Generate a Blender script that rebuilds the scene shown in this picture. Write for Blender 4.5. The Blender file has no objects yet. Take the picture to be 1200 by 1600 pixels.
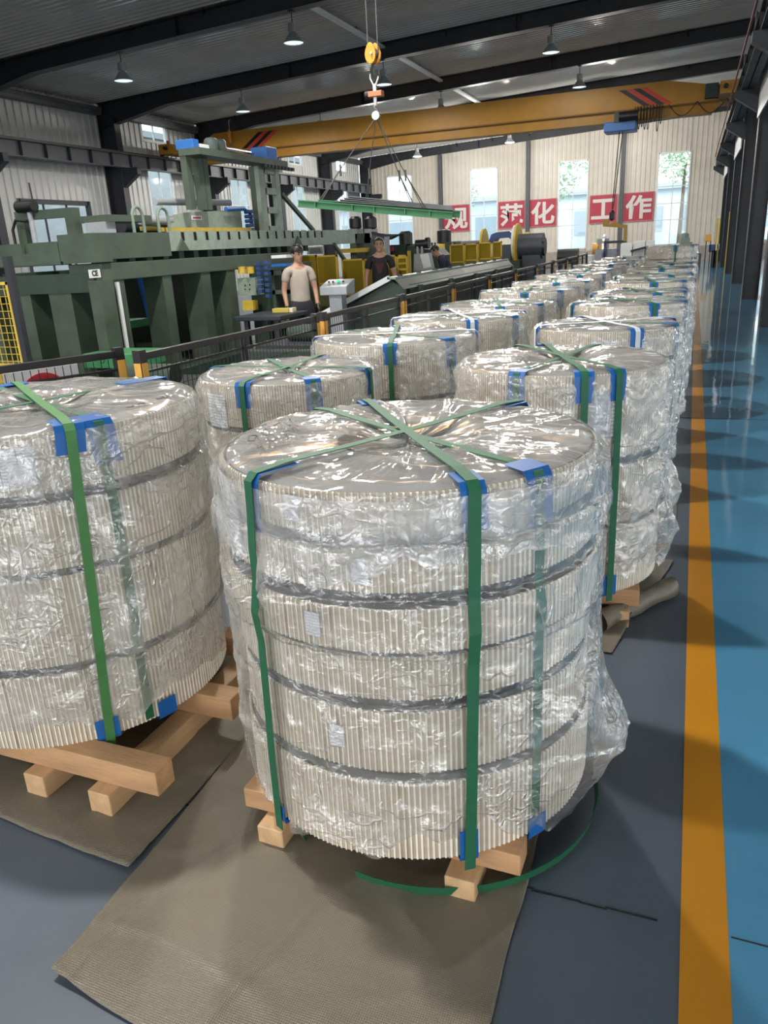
import bpy, bmesh, math, random
from mathutils import Vector, Matrix, noise
S = bpy.context.scene
COL = S.collection
PI = math.pi

# ---------------------------------------------------------------- camera
CH = 1.67                                   # eye height of the photographer
RX = Vector((0.93325724, 0.35580465, -0.04933526))    # image right
RD = Vector((0.0735279, -0.32365803, -0.94331285))    # image down
RF = Vector((-0.35160285, 0.87672603, -0.32821777))   # view direction
FPX = 1200.0
cam_d = bpy.data.cameras.new('camera'); cam = bpy.data.objects.new('camera', cam_d); COL.objects.link(cam)
cam_d.sensor_fit = 'HORIZONTAL'; cam_d.sensor_width = 36.0; cam_d.lens = 36.0 * FPX / 1200.0
cam_d.clip_start = 0.05; cam_d.clip_end = 400
m = Matrix.Identity(4)
for i in range(3):
    m[i][0] = RX[i]; m[i][1] = -RD[i]; m[i][2] = -RF[i]
m[2][3] = CH
cam.matrix_world = m
S.camera = cam

# ---------------------------------------------------------------- world, exposure
S.view_settings.view_transform = 'Standard'; S.view_settings.look = 'None'
S.view_settings.gamma = 1.0; S.view_settings.use_curve_mapping = False
S.view_settings.exposure = 0.55
W = bpy.data.worlds.new('overcast_sky'); S.world = W; W.use_nodes = True
bg = W.node_tree.nodes['Background']; bg.inputs[0].default_value = (0.96, 0.98, 1.0, 1); bg.inputs[1].default_value = 3.2
LAMP_W = 640.0                              # power of one high bay lamp

def ray(px, py):
    return RX * (px - 600) + RD * (py - 800) + RF * FPX
def onY(px, py, Y): d = ray(px, py); t = Y / d.y; return Vector((d.x * t, Y, CH + d.z * t))
def onZ(px, py, z=0.0): d = ray(px, py); t = (z - CH) / d.z; return Vector((d.x * t, d.y * t, z))
def onX(px, py, X): d = ray(px, py); t = X / d.x; return Vector((X, d.y * t, CH + d.z * t))

# ---------------------------------------------------------------- materials
MATS = {}
def nn(nt, t, **kw):
    n = nt.nodes.new(t)
    for k, v in kw.items():
        if k.startswith('i_'):
            key = k[2:]; key = int(key) if key.isdigit() else key.replace('_', ' ')
            n.inputs[key].default_value = v
        else: setattr(n, k, v)
    return n
def mat(name, col, rough=0.5, metal=0.0, spec=0.5, var=0.0, vscale=6.0, bump=0.0, bscale=40.0, emit=0.0, stretch=None):
    if name in MATS: return MATS[name]
    M = bpy.data.materials.new(name); M.use_nodes = True; nt = M.node_tree
    b = nt.nodes['Principled BSDF']
    c = (col[0], col[1], col[2], 1)
    b.inputs['Base Color'].default_value = c; b.inputs['Roughness'].default_value = rough
    b.inputs['Metallic'].default_value = metal; b.inputs['Specular IOR Level'].default_value = spec
    if emit: b.inputs['Emission Color'].default_value = c; b.inputs['Emission Strength'].default_value = emit
    L = nt.links.new
    if var or bump:
        tc = nn(nt, 'ShaderNodeTexCoord')
        mp = nn(nt, 'ShaderNodeMapping')
        if stretch: mp.inputs['Scale'].default_value = stretch
        L(tc.outputs['Object'], mp.inputs[0])
    if var:
        n = nn(nt, 'ShaderNodeTexNoise', i_Scale=vscale, i_Detail=6.0, i_Roughness=0.65); L(mp.outputs[0], n.inputs['Vector'])
        mx = nn(nt, 'ShaderNodeMix', data_type='RGBA')
        mr = nn(nt, 'ShaderNodeMapRange', i_1=0.3, i_2=0.7); L(n.outputs[0], mr.inputs[0]); L(mr.outputs[0], mx.inputs[0])
        mx.inputs[6].default_value = tuple(x * (1 - var) for x in col) + (1,)
        mx.inputs[7].default_value = tuple(min(1, x * (1 + var)) for x in col) + (1,)
        L(mx.outputs[2], b.inputs['Base Color'])
        rr = nn(nt, 'ShaderNodeMapRange', i_3=max(0.02, rough * (1 - var)), i_4=min(1, rough * (1 + var))); L(n.outputs[0], rr.inputs[0]); L(rr.outputs[0], b.inputs['Roughness'])
    if bump:
        n2 = nn(nt, 'ShaderNodeTexNoise', i_Scale=bscale, i_Detail=4.0); L(mp.outputs[0], n2.inputs['Vector'])
        bp = nn(nt, 'ShaderNodeBump', i_Strength=bump, i_Distance=0.01); L(n2.outputs[0], bp.inputs['Height']); L(bp.outputs[0], b.inputs['Normal'])
    MATS[name] = M
    return M

def film_mat(name, haze, seed, rough=0.05, bstr=0.85, scale=1.0, crease=0.36):
    M = bpy.data.materials.new(name); M.use_nodes = True; nt = M.node_tree; nt.nodes.clear(); L = nt.links.new
    out = nn(nt, 'ShaderNodeOutputMaterial')
    tc = nn(nt, 'ShaderNodeTexCoord'); mp = nn(nt, 'ShaderNodeMapping'); mp.inputs['Location'].default_value = (seed, seed * 2, 0)
    L(tc.outputs['Object'], mp.inputs[0])
    # crumpled film: long folds running two ways, plus fine crackle
    def streak(rot, sc, noise_scale):
        q = nn(nt, 'ShaderNodeMapping'); q.inputs['Rotation'].default_value = rot; q.inputs['Scale'].default_value = sc; q.inputs['Location'].default_value = (seed * 1.7, seed, seed * .3)
        L(tc.outputs['Object'], q.inputs[0])
        r = nn(nt, 'ShaderNodeTexNoise', noise_type='RIDGED_MULTIFRACTAL', i_Scale=noise_scale * scale, i_Detail=2.5, i_Distortion=0.5); L(q.outputs[0], r.inputs['Vector']); return r
    sA = streak((0.25, 0.2, 0.0), (1.0, 1.0, 0.22), 10.0)
    sB = streak((0.9, -0.6, 0.4), (1.0, 0.2, 1.0), 8.0)
    n2 = nn(nt, 'ShaderNodeTexNoise', i_Scale=30.0 * scale, i_Detail=3.0, i_Distortion=1.5); L(mp.outputs[0], n2.inputs['Vector'])
    # thin creases: level lines of stretched noise, broken up by a second noise
    def crease_lines(rot, sc, ns, w):
        q = nn(nt, 'ShaderNodeMapping'); q.inputs['Rotation'].default_value = rot; q.inputs['Scale'].default_value = sc; q.inputs['Location'].default_value = (seed, seed * 2.3, seed * .7)
        L(tc.outputs['Object'], q.inputs[0])
        r = nn(nt, 'ShaderNodeTexNoise', i_Scale=ns * scale, i_Detail=1.5, i_Distortion=0.15); L(q.outputs[0], r.inputs['Vector'])
        d = nn(nt, 'ShaderNodeMath', operation='SUBTRACT', i_1=0.5); L(r.outputs[0], d.inputs[0])
        e = nn(nt, 'ShaderNodeMath', operation='ABSOLUTE'); L(d.outputs[0], e.inputs[0])
        f = nn(nt, 'ShaderNodeMapRange', i_1=0.0, i_2=w, i_3=1.0, i_4=0.0); L(e.outputs[0], f.inputs[0])
        k = nn(nt, 'ShaderNodeTexNoise', i_Scale=5.0 * scale, i_Detail=2.0); L(q.outputs[0], k.inputs['Vector'])
        g = nn(nt, 'ShaderNodeMapRange', i_1=0.49, i_2=0.66); L(k.outputs[0], g.inputs[0])
        h = nn(nt, 'ShaderNodeMath', operation='MULTIPLY'); L(f.outputs[0], h.inputs[0]); L(g.outputs[0], h.inputs[1]); return h
    cA = crease_lines((0.5, 0.3, 0.0), (1.0, 1.0, 0.3), 16.0, 0.03)
    cB = crease_lines((1.0, -0.7, 0.5), (1.0, 0.25, 1.0), 15.0, 0.03)
    cC = crease_lines((-0.6, 0.5, 0.2), (0.3, 1.0, 1.0), 18.0, 0.03)
    cl = nn(nt, 'ShaderNodeMath', operation='MAXIMUM'); L(cA.outputs[0], cl.inputs[0]); L(cB.outputs[0], cl.inputs[1])
    cl2 = nn(nt, 'ShaderNodeMath', operation='MAXIMUM'); L(cl.outputs[0], cl2.inputs[0]); L(cC.outputs[0], cl2.inputs[1])
    a1 = nn(nt, 'ShaderNodeMath', operation='ADD'); L(sA.outputs[0], a1.inputs[0]); L(sB.outputs[0], a1.inputs[1])
    a3 = nn(nt, 'ShaderNodeMath', operation='MULTIPLY_ADD', i_1=0.35); L(n2.outputs[0], a3.inputs[0]); L(a1.outputs[0], a3.inputs[2])
    a2 = nn(nt, 'ShaderNodeMath', operation='MULTIPLY_ADD', i_1=0.36); L(cl2.outputs[0], a2.inputs[0]); L(a3.outputs[0], a2.inputs[2])
    bp = nn(nt, 'ShaderNodeBump', i_Strength=bstr, i_Distance=0.02); L(a2.outputs[0], bp.inputs['Height'])
    tr = nn(nt, 'ShaderNodeBsdfTransparent'); tr.inputs[0].default_value = (0.97, 0.975, 0.975, 1)
    df = nn(nt, 'ShaderNodeBsdfDiffuse'); df.inputs[0].default_value = (0.88, 0.87, 0.85, 1)
    tl = nn(nt, 'ShaderNodeBsdfTranslucent'); tl.inputs[0].default_value = (0.88, 0.87, 0.85, 1)
    L(bp.outputs[0], df.inputs['Normal'])
    m0 = nn(nt, 'ShaderNodeMixShader', i_0=0.35); L(df.outputs[0], m0.inputs[1]); L(tl.outputs[0], m0.inputs[2])
    # milky patches where layers cling together, and crease lines painted white to imitate glints
    big = nn(nt, 'ShaderNodeTexNoise', i_Scale=4.0, i_Detail=3.0, i_Distortion=0.6); L(mp.outputs[0], big.inputs['Vector'])
    hz = nn(nt, 'ShaderNodeMapRange', i_1=0.25, i_2=0.8, i_3=haze * 0.3, i_4=haze * 1.9); L(big.outputs[0], hz.inputs[0])
    sl = nn(nt, 'ShaderNodeMath', operation='MULTIPLY', i_1=crease); L(cl2.outputs[0], sl.inputs[0])
    ad = nn(nt, 'ShaderNodeMath', operation='ADD', use_clamp=True); L(hz.outputs[0], ad.inputs[0]); L(sl.outputs[0], ad.inputs[1])
    m1 = nn(nt, 'ShaderNodeMixShader'); L(ad.outputs[0], m1.inputs[0]); L(tr.outputs[0], m1.inputs[1]); L(m0.outputs[0], m1.inputs[2])
    gl = nn(nt, 'ShaderNodeBsdfGlossy', i_Roughness=rough); gl.inputs[0].default_value = (1, 1, 1, 1); L(bp.outputs[0], gl.inputs['Normal'])
    fr = nn(nt, 'ShaderNodeLayerWeight'); L(bp.outputs[0], fr.inputs['Normal'])
    f5 = nn(nt, 'ShaderNodeMath', operation='POWER', i_1=4.0); L(fr.outputs['Facing'], f5.inputs[0])
    fm = nn(nt, 'ShaderNodeMapRange', i_3=0.14, i_4=0.75); L(f5.outputs[0], fm.inputs[0])
    m2 = nn(nt, 'ShaderNodeMixShader'); L(fm.outputs[0], m2.inputs[0]); L(m1.outputs[0], m2.inputs[1]); L(gl.outputs[0], m2.inputs[2])
    L(m2.outputs[0], out.inputs[0])
    MATS[name] = M
    return M
def glass_mat(name='window_glass'):
    M = bpy.data.materials.new(name); M.use_nodes = True; nt = M.node_tree; nt.nodes.clear(); L = nt.links.new
    out = nn(nt, 'ShaderNodeOutputMaterial'); tr = nn(nt, 'ShaderNodeBsdfTransparent'); tr.inputs[0].default_value = (0.80, 0.86, 0.88, 1)
    gl = nn(nt, 'ShaderNodeBsdfGlossy', i_Roughness=0.03); fr = nn(nt, 'ShaderNodeLayerWeight')
    f5 = nn(nt, 'ShaderNodeMath', operation='POWER', i_1=5.0); L(fr.outputs['Facing'], f5.inputs[0])
    fm = nn(nt, 'ShaderNodeMapRange', i_3=0.03, i_4=0.8); L(f5.outputs[0], fm.inputs[0])
    m = nn(nt, 'ShaderNodeMixShader'); L(fm.outputs[0], m.inputs[0]); L(tr.outputs[0], m.inputs[1]); L(gl.outputs[0], m.inputs[2]); L(m.outputs[0], out.inputs[0])
    MATS[name] = M; return M
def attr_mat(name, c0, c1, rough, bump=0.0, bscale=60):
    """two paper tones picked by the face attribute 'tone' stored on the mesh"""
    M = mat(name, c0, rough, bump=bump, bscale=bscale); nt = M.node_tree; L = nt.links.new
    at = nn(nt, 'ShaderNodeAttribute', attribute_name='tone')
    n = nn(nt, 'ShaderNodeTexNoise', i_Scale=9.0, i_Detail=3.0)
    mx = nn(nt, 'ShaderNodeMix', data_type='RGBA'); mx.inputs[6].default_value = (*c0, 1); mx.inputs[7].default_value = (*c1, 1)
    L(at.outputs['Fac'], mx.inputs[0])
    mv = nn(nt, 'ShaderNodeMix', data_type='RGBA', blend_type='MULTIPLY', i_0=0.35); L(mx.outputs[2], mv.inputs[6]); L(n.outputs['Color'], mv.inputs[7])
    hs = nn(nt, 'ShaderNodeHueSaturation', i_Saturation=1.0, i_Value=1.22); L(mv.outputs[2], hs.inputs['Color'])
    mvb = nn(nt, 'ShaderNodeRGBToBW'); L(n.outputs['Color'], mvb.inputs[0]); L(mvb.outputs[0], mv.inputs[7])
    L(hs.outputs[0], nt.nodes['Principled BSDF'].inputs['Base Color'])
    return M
def print_mat(name, rows=9, cols=4, ink=(0.12, 0.12, 0.14)):
    """white form with ruled table and lines of small print (flat print)"""
    M = mat(name, (0.82, 0.83, 0.86), 0.6); nt = M.node_tree; L = nt.links.new
    uv = nn(nt, 'ShaderNodeTexCoord')
    br = nn(nt, 'ShaderNodeTexBrick', offset=0.0, squash=1.0); br.inputs['Color1'].default_value = (0.82, 0.83, 0.86, 1); br.inputs['Color2'].default_value = (0.8, 0.81, 0.84, 1)
    br.inputs['Mortar'].default_value = (*ink, 1); br.inputs['Scale'].default_value = 1.0; br.inputs['Mortar Size'].default_value = 0.006
    br.inputs['Brick Width'].default_value = 1.0 / cols; br.inputs['Row Height'].default_value = 1.0 / (rows + 3)
    L(uv.outputs['UV'], br.inputs['Vector'])
    mp = nn(nt, 'ShaderNodeMapping'); mp.inputs['Scale'].default_value = (26, (rows + 3) * 3.0, 1); L(uv.outputs['UV'], mp.inputs[0])
    vo = nn(nt, 'ShaderNodeTexWhiteNoise', noise_dimensions='2D'); sn = nn(nt, 'ShaderNodeVectorMath', operation='FLOOR'); L(mp.outputs[0], sn.inputs[0]); L(sn.outputs[0], vo.inputs['Vector'])
    gt = nn(nt, 'ShaderNodeMath', operation='GREATER_THAN', i_1=0.8); L(vo.outputs['Value'], gt.inputs[0])
    mx = nn(nt, 'ShaderNodeMix', data_type='RGBA'); L(gt.outputs[0], mx.inputs[0]); L(br.outputs['Color'], mx.inputs[6]); mx.inputs[7].default_value = (0.5, 0.5, 0.53, 1)
    L(mx.outputs[2], nt.nodes['Principled BSDF'].inputs['Base Color'])
    return M

# ---------------------------------------------------------------- mesh builder
class MB:
    def __init__(s): s.v = []; s.f = []; s.t = []; s.uv = None
    def add(s, vs, fs):
        o = len(s.v); s.v += [tuple(v) for v in vs]; s.f += [tuple(i + o for i in f) for f in fs]; return s
    def box(s, c, d, rot=None):
        x, y, z = d[0] / 2, d[1] / 2, d[2] / 2
        vs = [Vector(p) for p in ((-x, -y, -z), (x, -y, -z), (x, y, -z), (-x, y, -z), (-x, -y, z), (x, -y, z), (x, y, z), (-x, y, z))]
        if rot is not None: vs = [rot @ v for v in vs]
        c = Vector(c)
        return s.add([v + c for v in vs], [(0, 3, 2, 1), (4, 5, 6, 7), (0, 1, 5, 4), (1, 2, 6, 5), (2, 3, 7, 6), (3, 0, 4, 7)])
    def bb(s, x0, x1, y0, y1, z0, z1): return s.box(((x0 + x1) / 2, (y0 + y1) / 2, (z0 + z1) / 2), (abs(x1 - x0), abs(y1 - y0), abs(z1 - z0)))
    def bar(s, a, b, w, h=None, up=(0, 0, 1)):
        """rectangular bar from a to b"""
        a = Vector(a); b = Vector(b); d = (b - a); l = d.length; d.normalize(); up = Vector(up)
        if abs(d.dot(up)) > 0.97: up = Vector((0, 1, 0))
        x = d.cross(up).normalized(); z = x.cross(d)
        R = Matrix((x, d, z)).transposed()
        return s.box((a + b) / 2, (w, l, h or w), R)
    def cyl(s, a, b, r, n=12, r2=None, cap=True):
        a = Vector(a); b = Vector(b); d = (b - a).normalized(); r2 = r if r2 is None else r2
        up = Vector((0, 0, 1)) if abs(d.z) < 0.9 else Vector((1, 0, 0))
        x = d.cross(up).normalized(); y = d.cross(x)
        vs = []
        for p, q in ((a, r), (b, r2)):
            for i in range(n): t = 2 * PI * i / n; vs.append(p + (x * math.cos(t) + y * math.sin(t)) * q)
        fs = [(i, (i + 1) % n, n + (i + 1) % n, n + i) for i in range(n)]
        if cap: fs += [tuple(range(n - 1, -1, -1)), tuple(range(n, 2 * n))]
        return s.add(vs, fs)
    def tube(s, pts, r, n=6):
        pts = [Vector(p) for p in pts]; vs = []; k = len(pts); prev = None
        for i, p in enumerate(pts):
            d = (pts[min(i + 1, k - 1)] - pts[max(i - 1, 0)]).normalized()
            up = Vector((0, 0, 1)) if abs(d.z) < 0.9 else Vector((1, 0, 0))
            if prev is not None: x = (prev - d * prev.dot(d)).normalized()
            else: x = d.cross(up).normalized()
            prev = x; y = d.cross(x)
            for j in range(n): t = 2 * PI * j / n; vs.append(p + (x * math.cos(t) + y * math.sin(t)) * r)
        fs = [(i * n + j, i * n + (j + 1) % n, (i + 1) * n + (j + 1) % n, (i + 1) * n + j) for i in range(k - 1) for j in range(n)]
        fs += [tuple(range(n - 1, -1, -1)), tuple((k - 1) * n + j for j in range(n))]
        return s.add(vs, fs)
    def lathe(s, prof, c=(0, 0, 0), n=24, axis='z', closed=False):
        vs = []; c = Vector(c)
        for r, z in prof:
            for i in range(n):
                t = 2 * PI * i / n
                p = (r * math.cos(t), r * math.sin(t), z)
                if axis == 'x': p = (p[2], p[0], p[1])
                if axis == 'y': p = (p[0], p[2], p[1])
                vs.append(c + Vector(p))
        k = len(prof)
        fs = [(i * n + j, i * n + (j + 1) % n, (i + 1) * n + (j + 1) % n, (i + 1) * n + j) for i in range(k - 1) for j in range(n)]
        if not closed: fs += [tuple(range(n - 1, -1, -1)), tuple((k - 1) * n + j for j in range(n))]
        return s.add(vs, fs)
    def prism(s, poly, a, b, plane='xz'):
        """polygon in a plane, extruded from a to b along the third axis"""
        def P(u, v, w): return {'xz': (u, w, v), 'yz': (w, u, v), 'xy': (u, v, w)}[plane]
        n = len(poly); vs = [P(u, v, a) for u, v in poly] + [P(u, v, b) for u, v in poly]
        fs = [(i, (i + 1) % n, n + (i + 1) % n, n + i) for i in range(n)] + [tuple(range(n - 1, -1, -1)), tuple(range(n, 2 * n))]
        return s.add(vs, fs)
    def mesh(s, name, m, smooth=False, fix=True):
        me = bpy.data.meshes.new(name); me.from_pydata(s.v, [], s.f); me.materials.append(m)
        if fix:
            b = bmesh.new(); b.from_mesh(me); bmesh.ops.recalc_face_normals(b, faces=b.faces); b.to_mesh(me); b.free()
        if smooth:
            for p in me.polygons: p.use_smooth = True
            try: me.set_sharp_from_angle(angle=0.7)
            except Exception: pass
        me.update(); return me
    def build(s, name, m, parent=None, smooth=False, bevel=0.0, fix=True):
        return link(name, s.mesh(name, m, smooth, fix), parent, bevel)
def link(name, me, parent=None, bevel=0.0):
    o = bpy.data.objects.new(name, me); COL.objects.link(o)
    if parent is not None: o.parent = parent
    if bevel:
        b = o.modifiers.new('bevel', 'BEVEL'); b.width = bevel; b.segments = 2; b.limit_method = 'ANGLE'
    return o
def tag(o, label=None, cat=None, group=None, kind=None):
    if label: o['label'] = label
    if cat: o['category'] = cat
    if group: o['group'] = group
    if kind: o['kind'] = kind
    return o
def thing(name, label, cat, loc=(0, 0, 0), rz=0.0, group=None):
    o = bpy.data.objects.new(name, None); COL.objects.link(o); o.empty_display_size = 0.1
    o.location = loc; o.rotation_euler = (0, 0, rz)
    return tag(o, label, cat, group)
def struct(o, label=None): return tag(o, label, None, None, 'structure')
ORD = ['first', 'second', 'third', 'fourth', 'fifth', 'sixth', 'seventh', 'eighth', 'ninth', 'tenth', 'eleventh', 'twelfth', 'thirteenth', 'fourteenth', 'fifteenth']

# palette
GREEN = mat('machine_green_paint', (0.062, 0.088, 0.062), 0.42, var=0.25, vscale=3)
LGREEN = mat('worn_pale_green_paint', (0.27, 0.33, 0.27), 0.33, var=0.25, vscale=5)
DGREEN = mat('dark_green_paint', (0.028, 0.05, 0.035), 0.5, var=0.3, vscale=3)
BGREEN = mat('bright_green_paint', (0.05, 0.22, 0.09), 0.45, var=0.2, vscale=4)
STEELBLK = mat('charcoal_steel_paint', (0.022, 0.025, 0.032), 0.5, var=0.3, vscale=2)
BLACK = mat('black_powder_coat', (0.009, 0.009, 0.010), 0.4, var=0.3)
GREYST = mat('grey_primer_steel', (0.09, 0.095, 0.105), 0.5, var=0.25, vscale=2)
YEL = mat('crane_yellow_paint', (0.38, 0.18, 0.012), 0.5, var=0.15, vscale=2)
SAFE = mat('safety_yellow_paint', (0.62, 0.43, 0.05), 0.5, var=0.2)
ORANGE = mat('orange_yellow_tape', (0.8, 0.42, 0.07), 0.45, var=0.1)
BLUE = mat('blue_plastic', (0.015, 0.13, 0.42), 0.35, var=0.1)
BLUEST = mat('blue_machine_paint', (0.03, 0.07, 0.2), 0.4, var=0.2)
WHITEP = mat('white_paint', (0.72, 0.74, 0.74), 0.4, var=0.06)
GREYP = mat('light_grey_paint', (0.33, 0.35, 0.38), 0.45, var=0.1)
CHROME = mat('bright_steel', (0.55, 0.56, 0.58), 0.25, metal=1.0)
WIRE = mat('wire_rope', (0.12, 0.12, 0.12), 0.5, metal=0.6)
RED = mat('red_print', (0.42, 0.03, 0.06), 0.5, var=0.08)
RUBBER = mat('black_rubber', (0.012, 0.012, 0.013), 0.6)
GLASS = glass_mat()
# ================================================================ the hall
YE = 47.5; XL = -19.5; XR = 19.0; YB = -9.0
BAY = 5.85
FR = [YE - BAY * k for k in range(0, 9)]     # left-wall frames: 47.5, 41.65 ... 0.7
def zroof(x): return 7.70 + 0.05 * x if x < 1.3 else 7.765 - 0.05 * (x - 1.3)

# floor with painted lane
def floor_mat(name, c, rough, var=0.1):
    M = mat(name, c, rough, var=var, vscale=1.3); nt = M.node_tree; L = nt.links.new
    b = nt.nodes['Principled BSDF']; b.inputs['Specular IOR Level'].default_value = 0.6
    b.inputs['Coat Weight'].default_value = 0.3; b.inputs['Coat Roughness'].default_value = 0.07
    tc = nn(nt, 'ShaderNodeTexCoord'); n = nn(nt, 'ShaderNodeTexNoise', i_Scale=2.2, i_Detail=3.0)
    L(tc.outputs['Object'], n.inputs['Vector'])
    bp = nn(nt, 'ShaderNodeBump', i_Strength=0.12, i_Distance=0.02); L(n.outputs[0], bp.inputs['Height']); L(bp.outputs[0], b.inputs['Normal']); L(bp.outputs[0], b.inputs['Coat Normal'])
    return M
FGREY = floor_mat('grey_epoxy_floor', (0.098, 0.122, 0.155), 0.38)
FGREY.node_tree.nodes['Principled BSDF'].inputs['Specular IOR Level'].default_value = 0.3; FGREY.node_tree.nodes['Principled BSDF'].inputs['Coat Weight'].default_value = 0.18
FBLUE = floor_mat('blue_epoxy_floor', (0.085, 0.30, 0.50), 0.26)
FBLUE.node_tree.nodes['Principled BSDF'].inputs['Coat Weight'].default_value = 0.75; FBLUE.node_tree.nodes['Principled BSDF'].inputs['Coat Roughness'].default_value = 0.05
FYEL = floor_mat('yellow_lane_paint', (0.62, 0.26, 0.012), 0.32)
floor = struct(MB().bb(XL - 0.3, XR + 0.3, YB - 0.3, YE + 0.3, -0.3, 0.0).build('floor', FGREY), 'grey epoxy floor of the factory hall')
MB().bb(0.205, 3.4, YB, YE, 0.0, 0.0012).build('aisle_paint', FBLUE, floor)
MB().bb(0.094, 0.206, YB, YE, 0.0, 0.002).build('lane_line', FYEL, floor)
MB().bb(1.52, 1.62, 17.5, YE, 0.0012, 0.002).build('lane_line', FYEL, floor)
random.seed(4)
JM = mat('floor_joint_filler', (0.012, 0.014, 0.016), 0.8)
jb = MB()
x = -1.9
while x < 3.4:
    w = 0.05 + random.random() * 0.06
    y = 1.638 + 0.004 * math.sin(x * 9) + random.uniform(-0.0015, 0.0015)
    if not (0.02 < x < 0.11):
        jb.box((x + w / 2, y, 0.0021), (w * 1.05, 0.0035 + random.random() * 0.0035, 0.0012), Matrix.Rotation(random.uniform(-0.03, 0.03), 3, 'Z'))
    x += w
jb.build('expansion_joint', JM, floor)
MB().bb(-2.4, 3.4, 7.60, 7.606, 0.0, 0.0026).build('expansion_joint', JM, floor)

# corrugated sheets -------------------------------------------------------
def corrugated(u0, u1, zf, holes, pitch, depth, place, z0=0.0):
    """trapezoid ribbed sheet, u along the wall; zf(u) top edge; holes (u0,u1,z0,z1); place(u, out, z)"""
    mb = MB(); us = []
    n = int((u1 - u0) / pitch)
    for i in range(n):
        a = u0 + i * pitch
        us += [(a, 0), (a + pitch * 0.55, 0), (a + pitch * 0.65, depth), (a + pitch * 0.9, depth)]
    us += [(u0 + n * pitch, 0)]
    for h in holes:
        for e in h[:2]: us.append((e, 0))
    us.sort()
    for (a, da), (b, db) in zip(us[:-1], us[1:]):
        if b - a < 1e-5: continue
        mid = (a + b) / 2; segs = [(z0, None)]
        hs = sorted([h for h in holes if h[0] <= mid <= h[1]], key=lambda h: h[2])
        iv = []; lo = z0
        for h in hs: iv.append((lo, lo, h[2], h[2])); lo = h[3]
        iv.append((lo, lo, zf(a), zf(b)))
        for (l0, l1, t0, t1) in iv:
            if t0 - l0 < 1e-4: continue
            mb.add([place(a, da, l0), place(b, db, l1), place(b, db, t1), place(a, da, t0)], [(0, 1, 2, 3)])
    return mb
SHEET = mat('cream_sheet_cladding', (0.64, 0.59, 0.51), 0.38, var=0.08, vscale=1.2)
SHEETL = mat('pale_grey_sheet_cladding', (0.52, 0.525, 0.51), 0.33, var=0.1, vscale=1.0)

# end wall with its tall windows
EW = []
for a, b in ((604, 645), (735, 778), (873.5, 921), (1028, 1078)):
    EW.append((onY(a, 277, YE).x, onY(b, 277, YE).x))
EW = [(l, l + 1.58) for l, r in EW]
EW += [(3.2 + 4.2 * k, 4.8 + 4.2 * k) for k in range(4)]
WZ0, WZ1 = 0.92, 5.54
holes = [(a, b, WZ0, WZ1) for a, b in EW]
struct(corrugated(XL, XR, zroof, holes, 0.25, 0.03, lambda u, o, z: (u, YE + 0.06 - o, z)).build('wall_end', SHEET, fix=False), 'cream corrugated end wall with tall windows')
def window(idx, x0, x1, z0, z1, rows, place, label, fm=WHITEP, cols=2, t=0.05, glass=GLASS):
    """place(u, out, z) -> world; rows: list of fractions from the top"""
    w = struct(bpy.data.objects.new('window_%d' % idx, None), label); COL.objects.link(w)
    def pb(mb, u0, u1, o0, o1, a, b):
        vs = [place(u, o, z) for u in (u0, u1) for o in (o0, o1) for z in (a, b)]
        mb.add(vs, [(0, 1, 3, 2), (4, 6, 7, 5), (0, 4, 5, 1), (2, 3, 7, 6), (0, 2, 6, 4), (1, 5, 7, 3)])
    f = MB()
    pb(f, x0 - t, x0 + t * .6, -0.06, 0.06, z0 - t, z1 + t); pb(f, x1 - t * .6, x1 + t, -0.06, 0.06, z0 - t, z1 + t)
    pb(f, x0, x1, -0.06, 0.06, z1 - t * .6, z1 + t); pb(f, x0, x1, -0.06, 0.06, z0 - t, z0 + t * .6)
    f.build('frame', fm, w)
    zs = [z1]
    for r in rows: zs.append(zs[-1] - r * (z1 - z0))
    us = [x0 + (x1 - x0) * k / cols for k in range(cols + 1)]
    for k in range(1, cols): mb = MB(); pb(mb, us[k] - .02, us[k] + .02, -0.03, 0.03, z0, z1); mb.build('mullion', fm, w)
    for zz in zs[1:-1]: mb = MB(); pb(mb, x0, x1, -0.028, 0.028, zz - .02, zz + .02); mb.build('glazing_bar', fm, w)
    for i in range(len(zs) - 1):
        for k in range(cols):
            mb = MB(); pb(mb, us[k] + .02, us[k + 1] - .02, -0.003, 0.003, zs[i + 1] + .02, zs[i] - .02); mb.build('pane', glass, w)
    return w
R5 = [0.178, 0.18, 0.186, 0.182, 0.274]
wn = 1
WLAB = ['leftmost tall end-wall window, beyond the lifted green beam', 'tall end-wall window between the first two red character panels', 'tall end-wall window in the middle of the red character panels', 'rightmost tall end-wall window before the aisle']
for i, (a, b) in enumerate(EW):
    window(wn, a, b, WZ0, WZ1, R5, lambda u, o, z: (u, YE + 0.05 + o, z), WLAB[i] if i < 4 else 'tall end-wall window of the neighbouring bay'); wn += 1
# low masonry plinth of the end wall
struct(MB().bb(XL, XR, YE - 0.03, YE + 0.02, 0, 0.78).build('baseboard_end', mat('plinth_render', (0.36, 0.32, 0.28), 0.8, var=0.2)), 'low rendered plinth along the end wall')

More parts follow.
